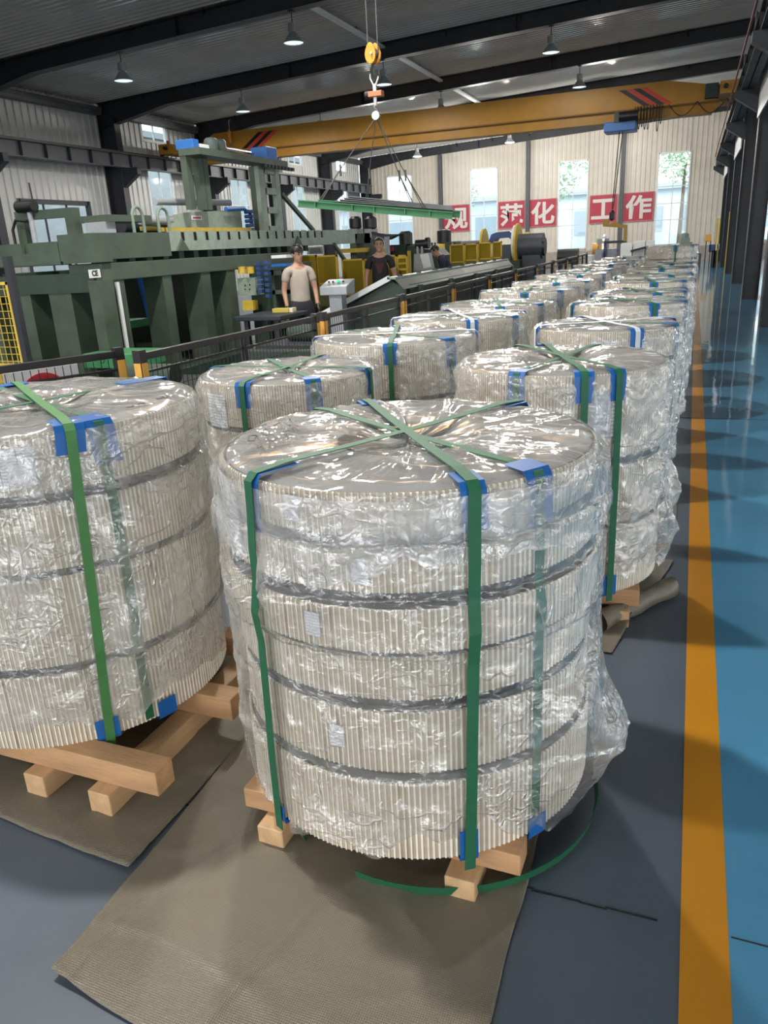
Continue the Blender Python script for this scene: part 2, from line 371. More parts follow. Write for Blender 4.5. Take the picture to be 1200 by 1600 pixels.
# left wall
lw = []
def lwy(px, py): return onX(px, py, XL).y
lh = []
LWIN = [(22.75 + BAY * k + 3.3 - 0.9, 22.75 + BAY * k + 3.3 + 1.05) for k in range(0, 5)]
LWIN = []
y0 = onX(228, 262, XL).y; y1 = onX(265, 262, XL).y
for k in range(0, 4): LWIN.append((y0 + BAY * k, y1 + BAY * k))
zt = onX(228, 262, XL).z; zb = 1.3
for a, b in LWIN:
    lh.append((a, b, zb, zt)); lh.append((a + 0.02, b - 0.02, zt + 0.95, zt + 1.6))
dA = onX(28, 312, XL); dB = onX(137, 318, XL)
lh.append((dA.y, dB.y, 0.4, dA.z - 0.05))
struct(corrugated(YB, YE, lambda u: 6.75, lh, 0.3, 0.035, lambda u, o, z: (XL + o, u, z)).build('wall_left', SHEETL, fix=False), 'pale corrugated side wall behind the green machine')
GLASSD = GLASS
for i, (a, b) in enumerate(LWIN):
    window(wn, a, b, zb, zt, [0.33, 0.34, 0.33], lambda u, o, z: (XL - 0.02 + o, u, z), ORD[i] + ' tall side-wall window from the near end of the side wall'); wn += 1
    window(wn, a + .02, b - .02, zt + .95, zt + 1.6, [1.0], lambda u, o, z: (XL - 0.02 + o, u, z), 'small upper side-wall window above the crane rail, ' + ORD[i] + ' from the near end'); wn += 1
window(wn, dA.y, dB.y, 0.4, dA.z - 0.05, [0.5, 0.5], lambda u, o, z: (XL - 0.02 + o, u, z), 'wide low side-wall window with dark frame behind the green machine', STEELBLK, 3, 0.09); wn += 1

# closing walls behind the camera and beyond the neighbouring bay
holes = [(-16.5, -9.8, .02, 5.6), (-8.8, -1.4, .02, 5.6), (3.0, 15, .02, 5.6)]  # wide unseen openings added to throw low daylight on the stack fronts
struct(corrugated(XL, XR, zroof, holes, 0.5, 0.03, lambda u, o, z: (u, YB + o, z)).build('wall_back', SHEET, fix=False), 'cream wall behind the camera')
holes = [(-12 + 5 * k, -9.2 + 5 * k, 0.9, 5.2) for k in range(12)]
struct(corrugated(YB, YE, lambda u: 6.9, holes, 0.5, 0.03, lambda u, o, z: (XR - o, u, z)).build('wall_right', SHEET, fix=False), 'far side wall of the neighbouring bay')

# ribbed ceiling liner
CEIL = mat('ribbed_ceiling_liner', (0.48, 0.47, 0.44), 0.12, var=0.12, vscale=0.8)
cb = MB(); pitch = 0.22
n = int((YE - YB) / pitch)
ys = []
for i in range(n): a = YB + i * pitch; ys += [(a, 0), (a + .12, 0), (a + .15, .03), (a + .19, .03)]
ys.append((YE, 0))
for (a, da), (b, db) in zip(ys[:-1], ys[1:]):
    for x0, x1 in ((XL - .2, 1.3), (1.3, XR + .2)):
        cb.add([(x0, a, zroof(x0) - da), (x1, a, zroof(x1) - da), (x1, b, zroof(x1) - db), (x0, b, zroof(x0) - db)], [(0, 1, 2, 3)])
struct(cb.build('ceiling', CEIL, fix=False), 'grey ribbed sheet ceiling sloping up to the right')

# I-section helper
def ibeam(mb, a, b, w, h, tf=0.02, tw=0.014, up=(0, 0, 1)):
    a = Vector(a); b = Vector(b); d = (b - a).normalized(); upv = Vector(up); x = d.cross(upv).normalized(); z = x.cross(d)
    for o in (z * (h / 2 - tf / 2), -z * (h / 2 - tf / 2)): mb.bar(a + o, b + o, w, tf, up)
    mb.bar(a, b, tw, h, up)
# portal frames
for k, y in enumerate(FR):
    if y < 5: continue
    c = thing('steel_column', ORD[k] + ' dark steel column along the side wall, counted from the end wall', 'column', (XL + 0.4, y, 0), 0, 'dark steel columns of the side wall')
    mb = MB()
    mb.bb(-.32, .32, -.007, .007, 0, 6.35); mb.bb(-.34, -.32, -.15, .15, 0, 6.6)
    mb.build('web', STEELBLK, c)
    MB().bb(.32, .34, -.15, .15, 0, 6.2).build('flange', STEELBLK, c)
    cz = 4.62
    mb = MB(); mb.prism([(.34, cz), (.98, cz), (.98, cz - .22), (.34, cz - .62)], -.1, .1); mb.build('crane_bracket', STEELBLK, c)
    r = thing('roof_beam', ORD[k] + ' dark steel roof beam counted from the end wall', 'beam', (0, y, 0), 0, 'dark steel roof beams')
    # tapered rafter
    xs = [XL + .1, XL + .9, -16.6, -12, 1.25]
    bot = [5.95, 6.05, 6.40, 6.65, 7.31]
    mb = MB()
    for i in range(4):
        for off, hw in ((0, 0.15),):
            a, b = xs[i], xs[i + 1]; t0, t1 = zroof(a) - .04, zroof(b) - .04
            mb.add([(a, 0, bot[i]), (b, 0, bot[i + 1]), (b, 0, t1), (a, 0, t0)], [(0, 1, 2, 3)])
            for (za, zb2) in ((bot[i], bot[i + 1]), (t0, t1)):
                mb.bar((a, 0, za), (b, 0, zb2), .3, .02)
    for xx in (-12, -5, 1.2): mb.bb(xx - .01, xx + .01, -.14, .14, 7.25 + .05 * xx + .03, zroof(xx) - .05)
    mb.build('rafter', STEELBLK, r, fix=False)
    fb = MB()
    for xx in [-17.5 + 2.1 * j for j in range(9)]: fb.box((xx, -.05, zroof(xx) - .01), (.05, .16, .11)); fb.bar((xx, -.05, zroof(xx) - .05), (xx + .04, -.18, zroof(xx) - .22), .03)
    fb.build('purlin_clip', STEELBLK, r)
# wind posts of the end wall
for i, px in enumerate((688, 824.5, 971)):
    x = onY(px, 300, YE - .15).x
    c = thing('wind_post', ['slim dark post beside the first red character panel', 'slim dark post between the second and third red character panels', 'slim dark post between the last two red character panels'][i], 'column', (x, YE - .12, 0))
    mb = MB(); ibeam(mb, (0, 0, 0.0), (0, 0, zroof(x) - .5), .22, .2, up=(0, 1, 0)); mb.build('post', GREYST, c)
    if i < 2: MB().bb(-.14, .14, -.16, .1, .9, 1.95).build('yellow_guard', SAFE, c)
# columns between the bays
RC = [9.2 + 5.97 * k for k in range(0, 7)]
for i, y in enumerate(RC):
    c = thing('steel_column', ORD[i] + ' tall charcoal column right of the blue aisle, counted from the camera', 'column', (1.33, y, 0), 0, 'charcoal columns along the aisle')
    mb = MB(); mb.bb(-.16, .16, -.007, .007, 0, 7.3); mb.build('web', STEELBLK, c)
    for s in (-1, 1): MB().bb(s * .17 - .01, s * .17 + .01, -.2, .2, 0, 7.3).build('flange', STEELBLK, c)
    mb = MB(); mb.prism([(-.18, 4.55), (-.72, 4.55), (-.72, 4.40), (-.18, 4.05)], -.12, .12); mb.build('crane_bracket', STEELBLK, c)
    if i in (4,): MB().bb(-.2, -.185, -.16, .16, 0, 2.2).build('yellow_guard', SAFE, c)
for i, (ya, yb_) in enumerate(((16.3, 20.98), (28.3, 32.92), (40.2, 44.85))):
    p = MB().bb(1.105, 1.135, ya, yb_, 3.93, 4.78).build('hung_board', WHITEP)
    tag(p, 'white board hung high on the aisle columns, ' + ORD[i] + ' from the camera', 'board', 'white boards between the aisle columns')
# a brown strip leans at the far end of the aisle
# crane runway beams
def runway(name, label, x, z0, z1, y0, y1, m, stiff):
    t = thing(name, label, 'crane rail', (x, 0, 0))
    mb = MB(); mb.bb(-.14, .14, y0, y1, z0, z0 + .025); mb.bb(-.14, .14, y0, y1, z1 - .025, z1); mb.bb(-.01, .01, y0, y1, z0, z1); mb.build('girder', m, t)
    sb = MB().bb(-.13, .13, -.006, .006, z0 + .02, z1 - .02).mesh('stiffener', STEELBLK)
    y = y0 + .4
    while y < y1:
        o = link('stiffener', sb, t); o.location = (0, y, 0); y += stiff
    MB().bb(-.035, .035, y0, y1, z1, z1 + .07).build('rail', mat('rail_steel', (.12, .11, .1), .45, metal=.7), t)
    return t
runway('crane_runway', 'grey ribbed crane runway girder along the side wall', -18.72, 4.64, 5.1, 10, YE - .2, GREYST, 1.0)
rr = runway('crane_runway', 'dark crane runway girder high above the aisle columns', .86, 4.55, 5.0, 8, YE - .2, STEELBLK, 1.5)
MB().bb(.585 - .86, .615 - .86, 8, YE - 5, 4.78, 4.83).build('conductor_bar', mat('red_conductor', (.3, .05, .04), .5), rr)

# cable tray under the ceiling and gutter along the eave
ct = thing('cable_tray', 'pale straight cable tray running along the ceiling', 'cable tray', (0, 0, 0))
MB().bb(-9.02, -8.86, 13, YE - .5, zroof(-8.95) - .16, zroof(-8.95) - .1).build('channel', WHITEP, ct)
mb = MB()
for k in range(12): mb.bb(-8.96, -8.92, 14 + 2.7 * k, 14.05 + 2.7 * k, zroof(-8.95) - .11, zroof(-8.95) + .02)
mb.build('hanger', GREYST, ct); ct.children[-1]['kind'] = 'stuff'
eg = thing('eave_channel', 'dark grey channel along the eave of the side wall', 'gutter', (0, 0, 0))
for k in range(6):
    c_ = MB().bb(XL + .05, XL + .33, FR[k + 1] + .2, FR[k] - .2, 6.32, 6.52).build('channel', GREYST, eg, bevel=.02)
    MB().bb(XL + .33, XL + .36, FR[k + 1] + .2, FR[k] - .2, 6.44, 6.55).build('lip', GREYST, c_)
# high bay lamps -----------------------------------------------------------
def lamp_proto():
    t = thing('high_bay_lamp', 'x', 'lamp', group='high bay lamps')
    MB().cyl((0, 0, .0), (0, 0, .22), .012, 6).bb(-.06, .06, -.06, .06, .2, .22).build('stem', STEELBLK, t)
    MB().lathe([(.03, .0), (.1, -.02), (.11, -.2), (.09, -.22)], n=16).build('housing', CHROME, t, True)
    sh = MB().lathe([(.09, -.2), (.12, -.26), (.2, -.36), (.235, -.42), (.225, -.42), (.19, -.355), (.11, -.255)], n=24, closed=True)
    sh.build('shade', mat('lamp_shade_alu', (.5, .52, .53), .35, metal=.6), t, True)
    MB().lathe([(.0, -.405), (.21, -.405), (.21, -.41), (.0, -.41)], n=20).build('lens', mat('lamp_lens', (.66, .85, 1.0), .4, emit=.9), t)
    return t
def copy_tree(o, parent=None):
    c = o.copy(); COL.objects.link(c)
    if parent is not None: c.parent = parent
    for ch in list(o.children): copy_tree(ch, c)
    return c
LP = lamp_proto(); first = True
LROWS = {-13.8: 'left', -8.95: 'middle', -4.05: 'right'}
lamps = []; lit = []
for k, y in enumerate(FR):
    if y < 13 or k == 0: continue
    for x in LROWS: lamps.append((x, y, ORD[k] + ' roof beam from the end wall, ' + LROWS[x] + ' row'))
for y, wh in ((8.6, 'near roof above the fence'), (2.9, 'near roof above the stacks'), (-3.5, 'roof behind the camera')):
    for x in LROWS: lamps.append((x, y, wh + ', ' + LROWS[x] + ' row'))
for x, y, lab in lamps:
    o = LP if first else copy_tree(LP); first = False
    o.location = (x, y, 7.25 + .05 * x - (.235 if x > -12 else .232)) if y > 13 else (x, y, zroof(x) - .26); o['label'] = 'round high bay lamp under the ' + lab
    lit.append((o, x, y))
for o, x, y in lit:
    # lit lamps: the near right-hand row and the far third of the hall; the rest burn low
    if y > 33: e = .52
    elif y > 13: e = .4
    elif y < 0: e = .4
    elif x > -5: e = 2.1
    else: e = .35
    ld = bpy.data.lights.new('high_bay_light', 'POINT' if y > 33 else 'SPOT'); ld.energy = LAMP_W * e
    if y <= 33: ld.spot_size = math.radians(178); ld.spot_blend = .25
    ld.shadow_soft_size = .16; ld.color = (1.0, .965, .9)
    lo = bpy.data.objects.new('high_bay_light', ld); COL.objects.link(lo); lo.parent = o; lo.location = (0, 0, -.6 if y > 33 else -.44)
# ================================================================ wrapped coil stacks
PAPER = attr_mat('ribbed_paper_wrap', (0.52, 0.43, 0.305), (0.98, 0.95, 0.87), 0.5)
KRAFTTOP = mat('grey_paper_disc', (0.25, 0.25, 0.255), 0.6, var=0.06, vscale=4)
COREM = mat('dark_coil_steel', (0.035, 0.032, 0.031), 0.45, var=0.25, vscale=8)
STRAPG = mat('green_strap', (0.016, 0.125, 0.058), 0.55, var=0.12, vscale=20)
STRAPL = mat('light_green_strap', (0.06, 0.21, 0.06), 0.55, var=0.1, vscale=20)
STRAPW = mat('white_strap', (0.68, 0.72, 0.74), 0.35)
WOOD = mat('pallet_pine', (0.52, 0.30, 0.15), 0.6, var=0.25, vscale=3, stretch=(1, 6, 6), bump=0.2, bscale=20)
WOOD2 = mat('pallet_pine_pale', (0.62, 0.40, 0.21), 0.6, var=0.2, vscale=3, stretch=(6, 1, 6), bump=0.2, bscale=20)
FORM = print_mat('packing_list_print'); TAGP = print_mat('coil_tag_print', 5, 2)
FILM = [film_mat('crumpled_clear_film', 0.2, 3.1), film_mat('crumpled_clear_film_second', 0.28, 7.7), film_mat('milky_loose_film', 0.3, 1.3, 0.12, 0.8)]
TOPFILM = film_mat('taut_milky_top_film', 0.3, 5.5, 0.08, 0.16, 0.4, 0.4)
INK = mat('marker_ink', (0.015, 0.015, 0.018), 0.4)

def set_tone(me, tones):
    a = me.attributes.new('tone', 'FLOAT', 'FACE')
    a.data.foreach_set('value', tones)
def ribbed_coil(r, r_in, z0, z1, nrib, seed):
    """ring wrapped in ribbed paper: proud pale ribs, recessed tan flutes, slit seams here and there"""
    rnd = random.Random(seed); v = []; f = []; tone = []
    angs = []; g = 0.0011 * r / .5
    for i in range(nrib):
        w = 2 * PI / nrib; a = i * w + rnd.uniform(-.07, .07) * w
        seam = rnd.random() < 0.03
        k = rnd.uniform(.65, 1.0)
        rr = rnd.uniform(-.0006, .0006)
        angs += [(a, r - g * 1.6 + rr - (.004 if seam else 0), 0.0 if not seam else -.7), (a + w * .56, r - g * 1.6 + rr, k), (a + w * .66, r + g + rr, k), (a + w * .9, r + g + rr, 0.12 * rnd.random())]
    m = len(angs)
    rings = [(z0, 0), (z1 - .004, 0), (z1, -.004)]
    for z, dr in rings:
        for a, q, t in angs: v.append(((q + dr) * math.cos(a), (q + dr) * math.sin(a), z))
    for k in range(2):
        for i in range(m):
            j = (i + 1) % m
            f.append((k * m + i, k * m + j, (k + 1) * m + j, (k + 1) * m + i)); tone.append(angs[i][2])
    me = bpy.data.meshes.new('paper_wrap'); me.from_pydata(v, [], f); me.materials.append(PAPER)
    set_tone(me, tone); me.update()
    return me
def disc_ring(r0, r1, z0, z1, n=72):
    return MB().lathe([(r0, z0), (r1, z0), (r1, z1), (r0, z1), (r0, z0)], n=n, closed=True)

def fbm(p, o=4):
    return noise.fractal(p, 0.9, 2.1, o, noise_basis='PERLIN_ORIGINAL')
def film_shell(name, prof_r, zt, zb, nth, ns, seed, material, amp=0.012, hem=0.05, bulges=(), sag=0.03, top=True, r_hole=.22, th0=0.0, th1=2 * PI, pinch=()):
    """loose film: sagging lid, then a skirt that follows the coils with creases, bulges (theta, z, width, height, push) and an uneven hem"""
    rnd = random.Random(seed); v = []; f = []
    rt = prof_r(zt)
    full = abs(th1 - th0 - 2 * PI) < 1e-6
    nt = max(6, ns // 4) if top else 0
    off = Vector((seed * 3.7, seed * 1.3, seed * 5.1))
    for i in range(nth + (0 if full else 1)):
        th = th0 + (th1 - th0) * i / nth; c, s = math.cos(th), math.sin(th)
        for k in range(nt):
            q = (k + .6) / nt * rt * .985
            P = Vector((q * c, q * s, 0))
            z = zt + .011 + .0035 * fbm(P * 5 + off) + .006 * max(0, 1 - 5 * abs(noise.noise(Vector((c * 3 + q * 2, s * 3, 1.5)) + off))) - (sag * max(0, 1 - (q / r_hole) ** 2) if q < r_hole else 0)
            z += .003 * abs(fbm(Vector((c * 4, s * 4, q * 5)) + off)) - .013 * max(0, (q / rt - .93) / .07)
            v.append((q * c, q * s, z))
        hz = zb + hem * (fbm(Vector((c * 1.6, s * 1.6, 4)) + off, 3) + .5 * fbm(Vector((c * 6, s * 6, 1)) + off, 2))
        for k in range(ns + 1):
            t = k / ns; z = zt - .004 + (hz - zt) * t
            q = prof_r(z) + .007
            P = Vector((c * 1.0, s * 1.0, z * 1.0))
            cr = fbm(Vector((c * 5, s * 5, z * 7)) + off, 4)
            ridge = 1 - abs(noise.noise(Vector((c * 7, s * 7, z * 9 + c * 2)) + off)) * 2
            w = min(1, k / 4)
            q += w * (amp * (.5 + cr) + amp * .8 * max(0, ridge) * t + .5 * amp * (1 - 2 * abs(noise.noise(Vector((c * 13 + z * 5, s * 13, z * 16)) + off))))
            for (bt, bz, bw, bh, bp) in bulges:
                d = (th - bt + PI) % (2 * PI) - PI
                g = math.exp(-(d / bw) ** 2 - ((z - bz) / bh) ** 2)
                q += w * bp * g * (.75 + .5 * noise.noise(Vector((c * 6, s * 6, z * 8)) - off))
            for pz in pinch:
                d = (th - pz + PI) % (2 * PI) - PI
                g = math.exp(-(d / .075) ** 4); q = q * (1 - g) + min(q, prof_r(z) + .005) * g
            q = max(q, prof_r(z) + .004)
            v.append((q * c, q * s, z + .004 * fbm(P * 9 + off, 2)))
    L = nt + ns + 1; n = nth if full else nth + 1
    for i in range(nth):
        a = i; b = (i + 1) % n if full else i + 1
        for k in range(L - 1): f.append((a * L + k, a * L + k + 1, b * L + k + 1, b * L + k))
    mats = []
    me = bpy.data.meshes.new(name)
    if top:
        ci = len(v); v.append((0, 0, zt - sag + .012))
        for i in range(nth): f.append((ci, i * L, ((i + 1) % n) * L))
    me.from_pydata(v, [], f); me.materials.append(material)
    if top:
        me.materials.append(TOPFILM)
        for p in me.polygons:
            ks = [vi % L for vi in p.vertices if vi != len(v) - 1]
            if max(ks) <= nt: p.material_index = 1
    for p in me.polygons: p.use_smooth = True
    me.update(); return me

def strap_loop(prof, az, zt, zb, w=.03, th=.0022, sagmid=.008, lean=0.0, gap=.019):
    """ribbon running up one side, over the lid and down the other side"""
    c, s = math.cos(az), math.sin(az); d = Vector((c, s, 0)); side = Vector((-s, c, 0))
    pts = []
    zs = [zb + (zt - zb) * i / 12 for i in range(13)]
    R = max(prof(z) for z in zs) + .012
    def rad(z, t): return max(prof(z) + gap, prof(zt) + gap + (prof(zb + .02) - prof(zt)) * (1 - t)) + .004 * math.sin(t * PI)
    def lr(v, k): return Matrix.Rotation(lean * (1 - k / 12), 3, 'Z') @ v
    for i, z in enumerate(zs): pts.append((lr(d, i) * rad(z, i / 12) + Vector((0, 0, z)), lr(d, i)))
    rt = prof(zt) + .012
    pts.append((d * (rt - .012) + Vector((0, 0, zt + .017)), (d + Vector((0, 0, 1))).normalized()))
    for i in range(1, 12):
        q = (1 - 2 * i / 12) * (rt - .02); pts.append((d * q + Vector((0, 0, zt + .026 - sagmid * (1 - (q / rt) ** 2))), Vector((0, 0, 1))))
    pts.append((-d * (rt - .012) + Vector((0, 0, zt + .017)), (-d + Vector((0, 0, 1))).normalized()))
    for i in range(12, -1, -1): z = zs[i]; pts.append((-d * rad(z, i / 12) + Vector((0, 0, z)), -d))
    v = []; f = []
    for p, n in pts:
        for a, b in ((-1, 0), (1, 0), (1, 1), (-1, 1)): v.append(p + side * (a * w / 2) + n * (b * th))
    for i in range(len(pts) - 1):
        for j in range(4): f.append((i * 4 + j, i * 4 + (j + 1) % 4, i * 4 + 4 + (j + 1) % 4, i * 4 + 4 + j))
    f += [(0, 1, 2, 3), tuple(len(v) - 4 + j for j in (3, 2, 1, 0))]
    mb = MB(); mb.add(v, f); return mb
def protector(prof, az, zt, w, top, side, off=.010, skew=0.0, flip=False):
    """folded plastic angle over the coil edge; flip = at the bottom edge"""
    c, s = math.cos(az), math.sin(az); d = Vector((c, s, 0)); e = Vector((-s, c, 0)); z = Vector((0, 0, 1))
    R = prof(zt) + off
    if not flip:
        ctr = [d * (R - top) + z * (zt + .016), d * (R - .012) + z * (zt + .014), d * R + z * (zt - .004), d * (R + .001) + z * (zt - side)]
    else:
        ctr = [d * (R - top) + z * (zt - .008), d * (R + .002) + z * (zt - .006), d * (R + .004) + z * (zt + .006), d * (R + .003) + z * (zt + side)]
    nrm = [z, (d + z).normalized(), (d + z * .3).normalized(), d]
    v = []; f = []
    for p, n2 in zip(ctr, nrm):
        for a, b in ((-1, 0), (1, 0), (1, 1), (-1, 1)):
            sk = e * skew * (zt - p.z)
            v.append(p + e * (a * w / 2) + n2 * (b * .0018) + sk)
    for i in range(3):
        for j in range(4): f.append((i * 4 + j, i * 4 + (j + 1) % 4, i * 4 + 4 + (j + 1) % 4, i * 4 + 4 + j))
    f += [(0, 1, 2, 3), (15, 14, 13, 12)]
    mb = MB(); mb.add(v, f); return mb
def label_sheet(prof, az, z1, w, h, m, name, parent, off=.006, tilt=0.0, n=6):
    v = []; f = []; uv = []
    for j in (0, 1):
        for i in range(n + 1):
            t = (i / n - .5) * w; z = z1 - h * j + tilt * t
            a = az + t / prof(z1 - h / 2); R = prof(z1 - h * .5) + off
            v.append((R * math.cos(a), R * math.sin(a), z)); uv.append((i / n, 1 - j))
    m0 = len(v)
    for (x, y, z) in list(v): q = 1 + .0012 / math.hypot(x, y); v.append((x * q, y * q, z))
    uv += uv
    for i in range(n):
        f.append((i, i + 1, n + 2 + i, n + 1 + i)); f.append((m0 + i, m0 + n + 1 + i, m0 + n + 2 + i, m0 + i + 1))
    me = bpy.data.meshes.new(name); me.from_pydata(v, [], f); me.materials.append(m)
    ul = me.uv_layers.new(name='UVMap')
    for l in me.loops: ul.data[l.index].uv = uv[l.vertex_index]
    me.update(); return link(name, me, parent)

def beam(name, parent, c, d, rz, m):
    o = MB().box((0, 0, 0), d).build(name, m, parent, bevel=.004); o.location = c; o.rotation_euler = (0, 0, rz); return o
def pallet(parent, rz, L1=.93, tz=0.15, sp=(-.3, .3), bw=.085, Lc=.86, cx=0.0, cys=(-.36, 0, .36)):
    h = tz / 2
    e = bpy.data.objects.new('pallet', None); COL.objects.link(e); e.parent = parent; e.rotation_euler = (0, 0, rz)
    for x in sp: beam('runner', e, (x, 0, h / 2), (bw, L1, h), 0, WOOD2)
    for y in cys: beam('cross_beam', e, (cx, y, h * 1.5), (Lc, bw, h), 0, WOOD)
    return e

def mkprof(layers, r):
    """radius of the wrapped stack at height z"""
    def prof(z):
        best = r - .02
        for (z0, z1, dr) in layers:
            if z0 - .012 <= z <= z1 + .012: return r + dr
        zz = sorted(layers, key=lambda l: min(abs(z - l[0]), abs(z - l[1])))[0]
        return r + zz[2] - .006
    return prof

def coil_stack(label, x, y, r, layers, seed, rz=0.0, straps=(), inner=(), pal=0.3, near=True, film=True, bulges=(), filmz=.2, palsp=(-.3, .3), smat=STRAPG, forms=(), tags=(), nth=220, ns=110, r_in=.2, hem=.05, amp=.012, lean=0.0, palkw=None):
    t = thing('wrapped_coil_stack', label, 'coil stack', (x, y, 0), 0, 'plastic-wrapped coil stacks')
    zb = layers[-1][0]; zt = layers[0][1]
    prof = mkprof(layers, r)
    pallet(t, pal, tz=zb, sp=palsp, **(palkw or dict(L1=r * 1.75, Lc=r * 1.66, cys=(-r * .66, 0, r * .66))))
    for i, (z0, z1, dr) in enumerate(layers):
        e = bpy.data.objects.new('coil', None); COL.objects.link(e); e.parent = t; e.location = (0, 0, 0)
        e.rotation_euler = (0, 0, seed * 1.7 + i * 2.1)
        disc_ring(r_in, r + dr - .012, z0, z1 - .002).build('wound_strip', KRAFTTOP, e, True)
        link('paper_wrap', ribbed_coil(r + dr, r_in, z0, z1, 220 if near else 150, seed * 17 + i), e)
        if i < len(layers) - 1:
            zz = layers[i + 1][1]
            if z0 - zz > .004: disc_ring(r_in + .02, r - .028 + min(dr, layers[i + 1][2]), zz - .001, z0 + .001, 48).build('spacer_ring', COREM, t, True)
    for az, m in straps: strap_loop(prof, az, zt, zb - .03, lean=lean).build('strap', m, t)
    for az in inner: strap_loop(prof, az, zt - .008, zb + .01, gap=.004).build('strap', STRAPG, t)
    return t, prof, zt, zb
def dress(t, prof, zt, zb, prots=(), bprots=(), iprots=()):
    for az, w, top, side, sk in prots: protector(prof, az, zt, w, top, side, skew=sk).build('edge_protector', BLUE, t)
    for az, w, top, side, sk in iprots: protector(prof, az, zt, w, top, side, off=.004, skew=sk).build('edge_protector', BLUE, t)
    for az, w, side in bprots: protector(prof, az, zb, w, .05, side, flip=True).build('edge_protector', BLUE, t)
def az_cyl(px, py, cx, cy, r):
    d = ray(px, py); a = d.x ** 2 + d.y ** 2; b = -2 * (d.x * cx + d.y * cy); c = cx * cx + cy * cy - r * r
    q = b * b - 4 * a * c; t = (-b - math.sqrt(max(q, 0))) / (2 * a)
    return math.atan2(d.y * t - cy, d.x * t - cx)
def az_of(px, py, z, cx, cy): p = onZ(px, py, z); return math.atan2(p.y - cy, p.x - cx)

# ---- nearest stack of the aisle row
X1, Y1, r1 = -.725, 2.015, .522
lay = [(1.045, 1.150, .0), (.907, 1.010, .004), (.755, .868, .014), (.618, .735, .0), (.402, .578, -.004), (.135, .374, .006)]
aF = az_of(738, 762, 1.15, X1, Y1); aL = az_of(386, 752, 1.15, X1, Y1); aR = az_of(862, 748, 1.15, X1, Y1)
t, prof, zt, zb = coil_stack('nearest wrapped coil stack, six coils high, strapped in green, in front centre', X1, Y1, r1, lay, 1, straps=[(aF, STRAPG), (aL, STRAPG)], inner=[aR], pal=-.02, palsp=(-.305, .275), palkw=dict(L1=.93, Lc=.85), lean=-.05)
dress(t, prof, zt, zb, prots=[(aF, .062, .085, .10, .05), (aL, .05, .13, .13, 0), (aF + PI, .06, .1, .1, 0), (aL + PI, .06, .1, .1, 0)], iprots=[(aR, .08, .08, .12, .05)],
      bprots=[(aF - .05, .05, .09), (aL - .05, .05, .05), (aR, .06, .06)])
link('plastic_film', film_shell('plastic_film', prof, zt, .185, 420, 170, 2, FILM[0], amp=.009, hem=.10,
     bulges=[(az_of(962, 1130, .45, X1, Y1), .42, .34, .2, .17), (az_of(335, 880, .95, X1, Y1), .93, .3, .09, .075), (az_of(340, 950, .85, X1, Y1), .86, .2, .06, .05), (-1.75, .17, .22, .08, .05), (aL - .4, .5, .3, .25, .03)], pinch=(aF, aF - .03, aF - .05, aL, aL - .03)), t)
link('plastic_film', film_shell('plastic_film', lambda z: prof(z) + .012, zt - .01, .985, 300, 40, 5, FILM[2], amp=.012, hem=.07, top=False, pinch=(aF, aL)), t)
aP = az_cyl(364, 800, X1, Y1, r1)
label_sheet(prof, aP, 1.13, .17, .19, FORM, 'packing_list', t, off=.013, tilt=-.1)
for px, py, li in ((470, 800, 0), (572, 905, 1), (510, 990, 2), (542, 1188, 4)):
    z0, z1, dr = lay[li]; zc = (z0 + z1) / 2
    p = onY(px, py, Y1 - r1 * .92); label_sheet(prof, math.atan2(-r1 * .92, p.x - X1), zc + .035, .042, .065, TAGP, 'coil_tag', t, off=.004)
# marker scribble on the lid
def scribble(parent, strokes, origin, ux, uy, z, w=.005):
    o = Vector(origin)
    for st in strokes:
        mb = MB()
        pts = [o + Vector(ux) * a + Vector(uy) * b for a, b in st]
        for a, b in zip(pts[:-1], pts[1:]): mb.bar((a.x, a.y, z), (b.x, b.y, z), w, .0015)
        mb.build('marker_stroke', INK, parent)
o1 = onZ(395, 708, 1.165) - Vector((X1, Y1, 0)); u1 = (onZ(470, 672, 1.165) - onZ(395, 708, 1.165)) / 4.0
v1 = (onZ(420, 690, 1.165) - onZ(432, 705, 1.165)) * 1.1
scribble(t, [[(.75, .75), (.3, .95), (.05, .6), (.35, .4), (.75, .7), (.7, .2), (.5, -.25)],
             [(1.6, .9), (1.2, .75), (1.3, .4), (1.75, .3), (1.85, -.1), (1.45, -.25), (1.25, .05), (1.6, .4), (1.75, .75), (1.55, .95)],
             [(2.3, .9), (2.85, .95), (2.75, .3), (2.4, .05), (2.95, 0)], [(3.15, .8), (3.3, .3), (3.7, .85), (3.75, .0)]], (o1.x, o1.y, 0), (u1.x, u1.y, 0), (v1.x, v1.y, 0), 1.181)

# ---- left foreground stack
X2, Y2, r2 = -2.085, 2.03, .525
lay = [(1.03, 1.207, .0), (.79, .995, .008), (.47, .765, .010), (.175, .435, .0)]
aG = az_of(108, 672, 1.205, X2, Y2); aH = az_of(148, 662, 1.205, X2, Y2)
t, prof, zt, zb = coil_stack('wrapped coil stack cut by the left edge, with a light green strap down its front', X2, Y2, r2, lay, 2, straps=[(aG, STRAPL)], inner=[aH, aH + 1.75], pal=-.02, palsp=(-.3, .2, .47), palkw=dict(L1=1.02, Lc=1.14, cx=.1, cys=(-.42, 0, .4)), lean=-.1)
dress(t, prof, zt, zb, prots=[(aG, .085, .11, .07, -.1), (aG + PI, .08, .1, .1, 0)], iprots=[(aH, .085, .1, .12, .1), (aH + PI, .08, .1, .1, 0), (aH + 1.75, .07, .2, .1, 0)], bprots=[(aG - .1, .075, .07), (aH + .12, .07, .06)])
link('plastic_film', film_shell('plastic_film', prof, zt, .25, 420, 170, 9, FILM[1], amp=.007, hem=.09, bulges=[(-.35, .85, .5, .25, .05), (-.5, .5, .4, .2, .05)], pinch=(aG, aG - .05, aG - .1)), t)
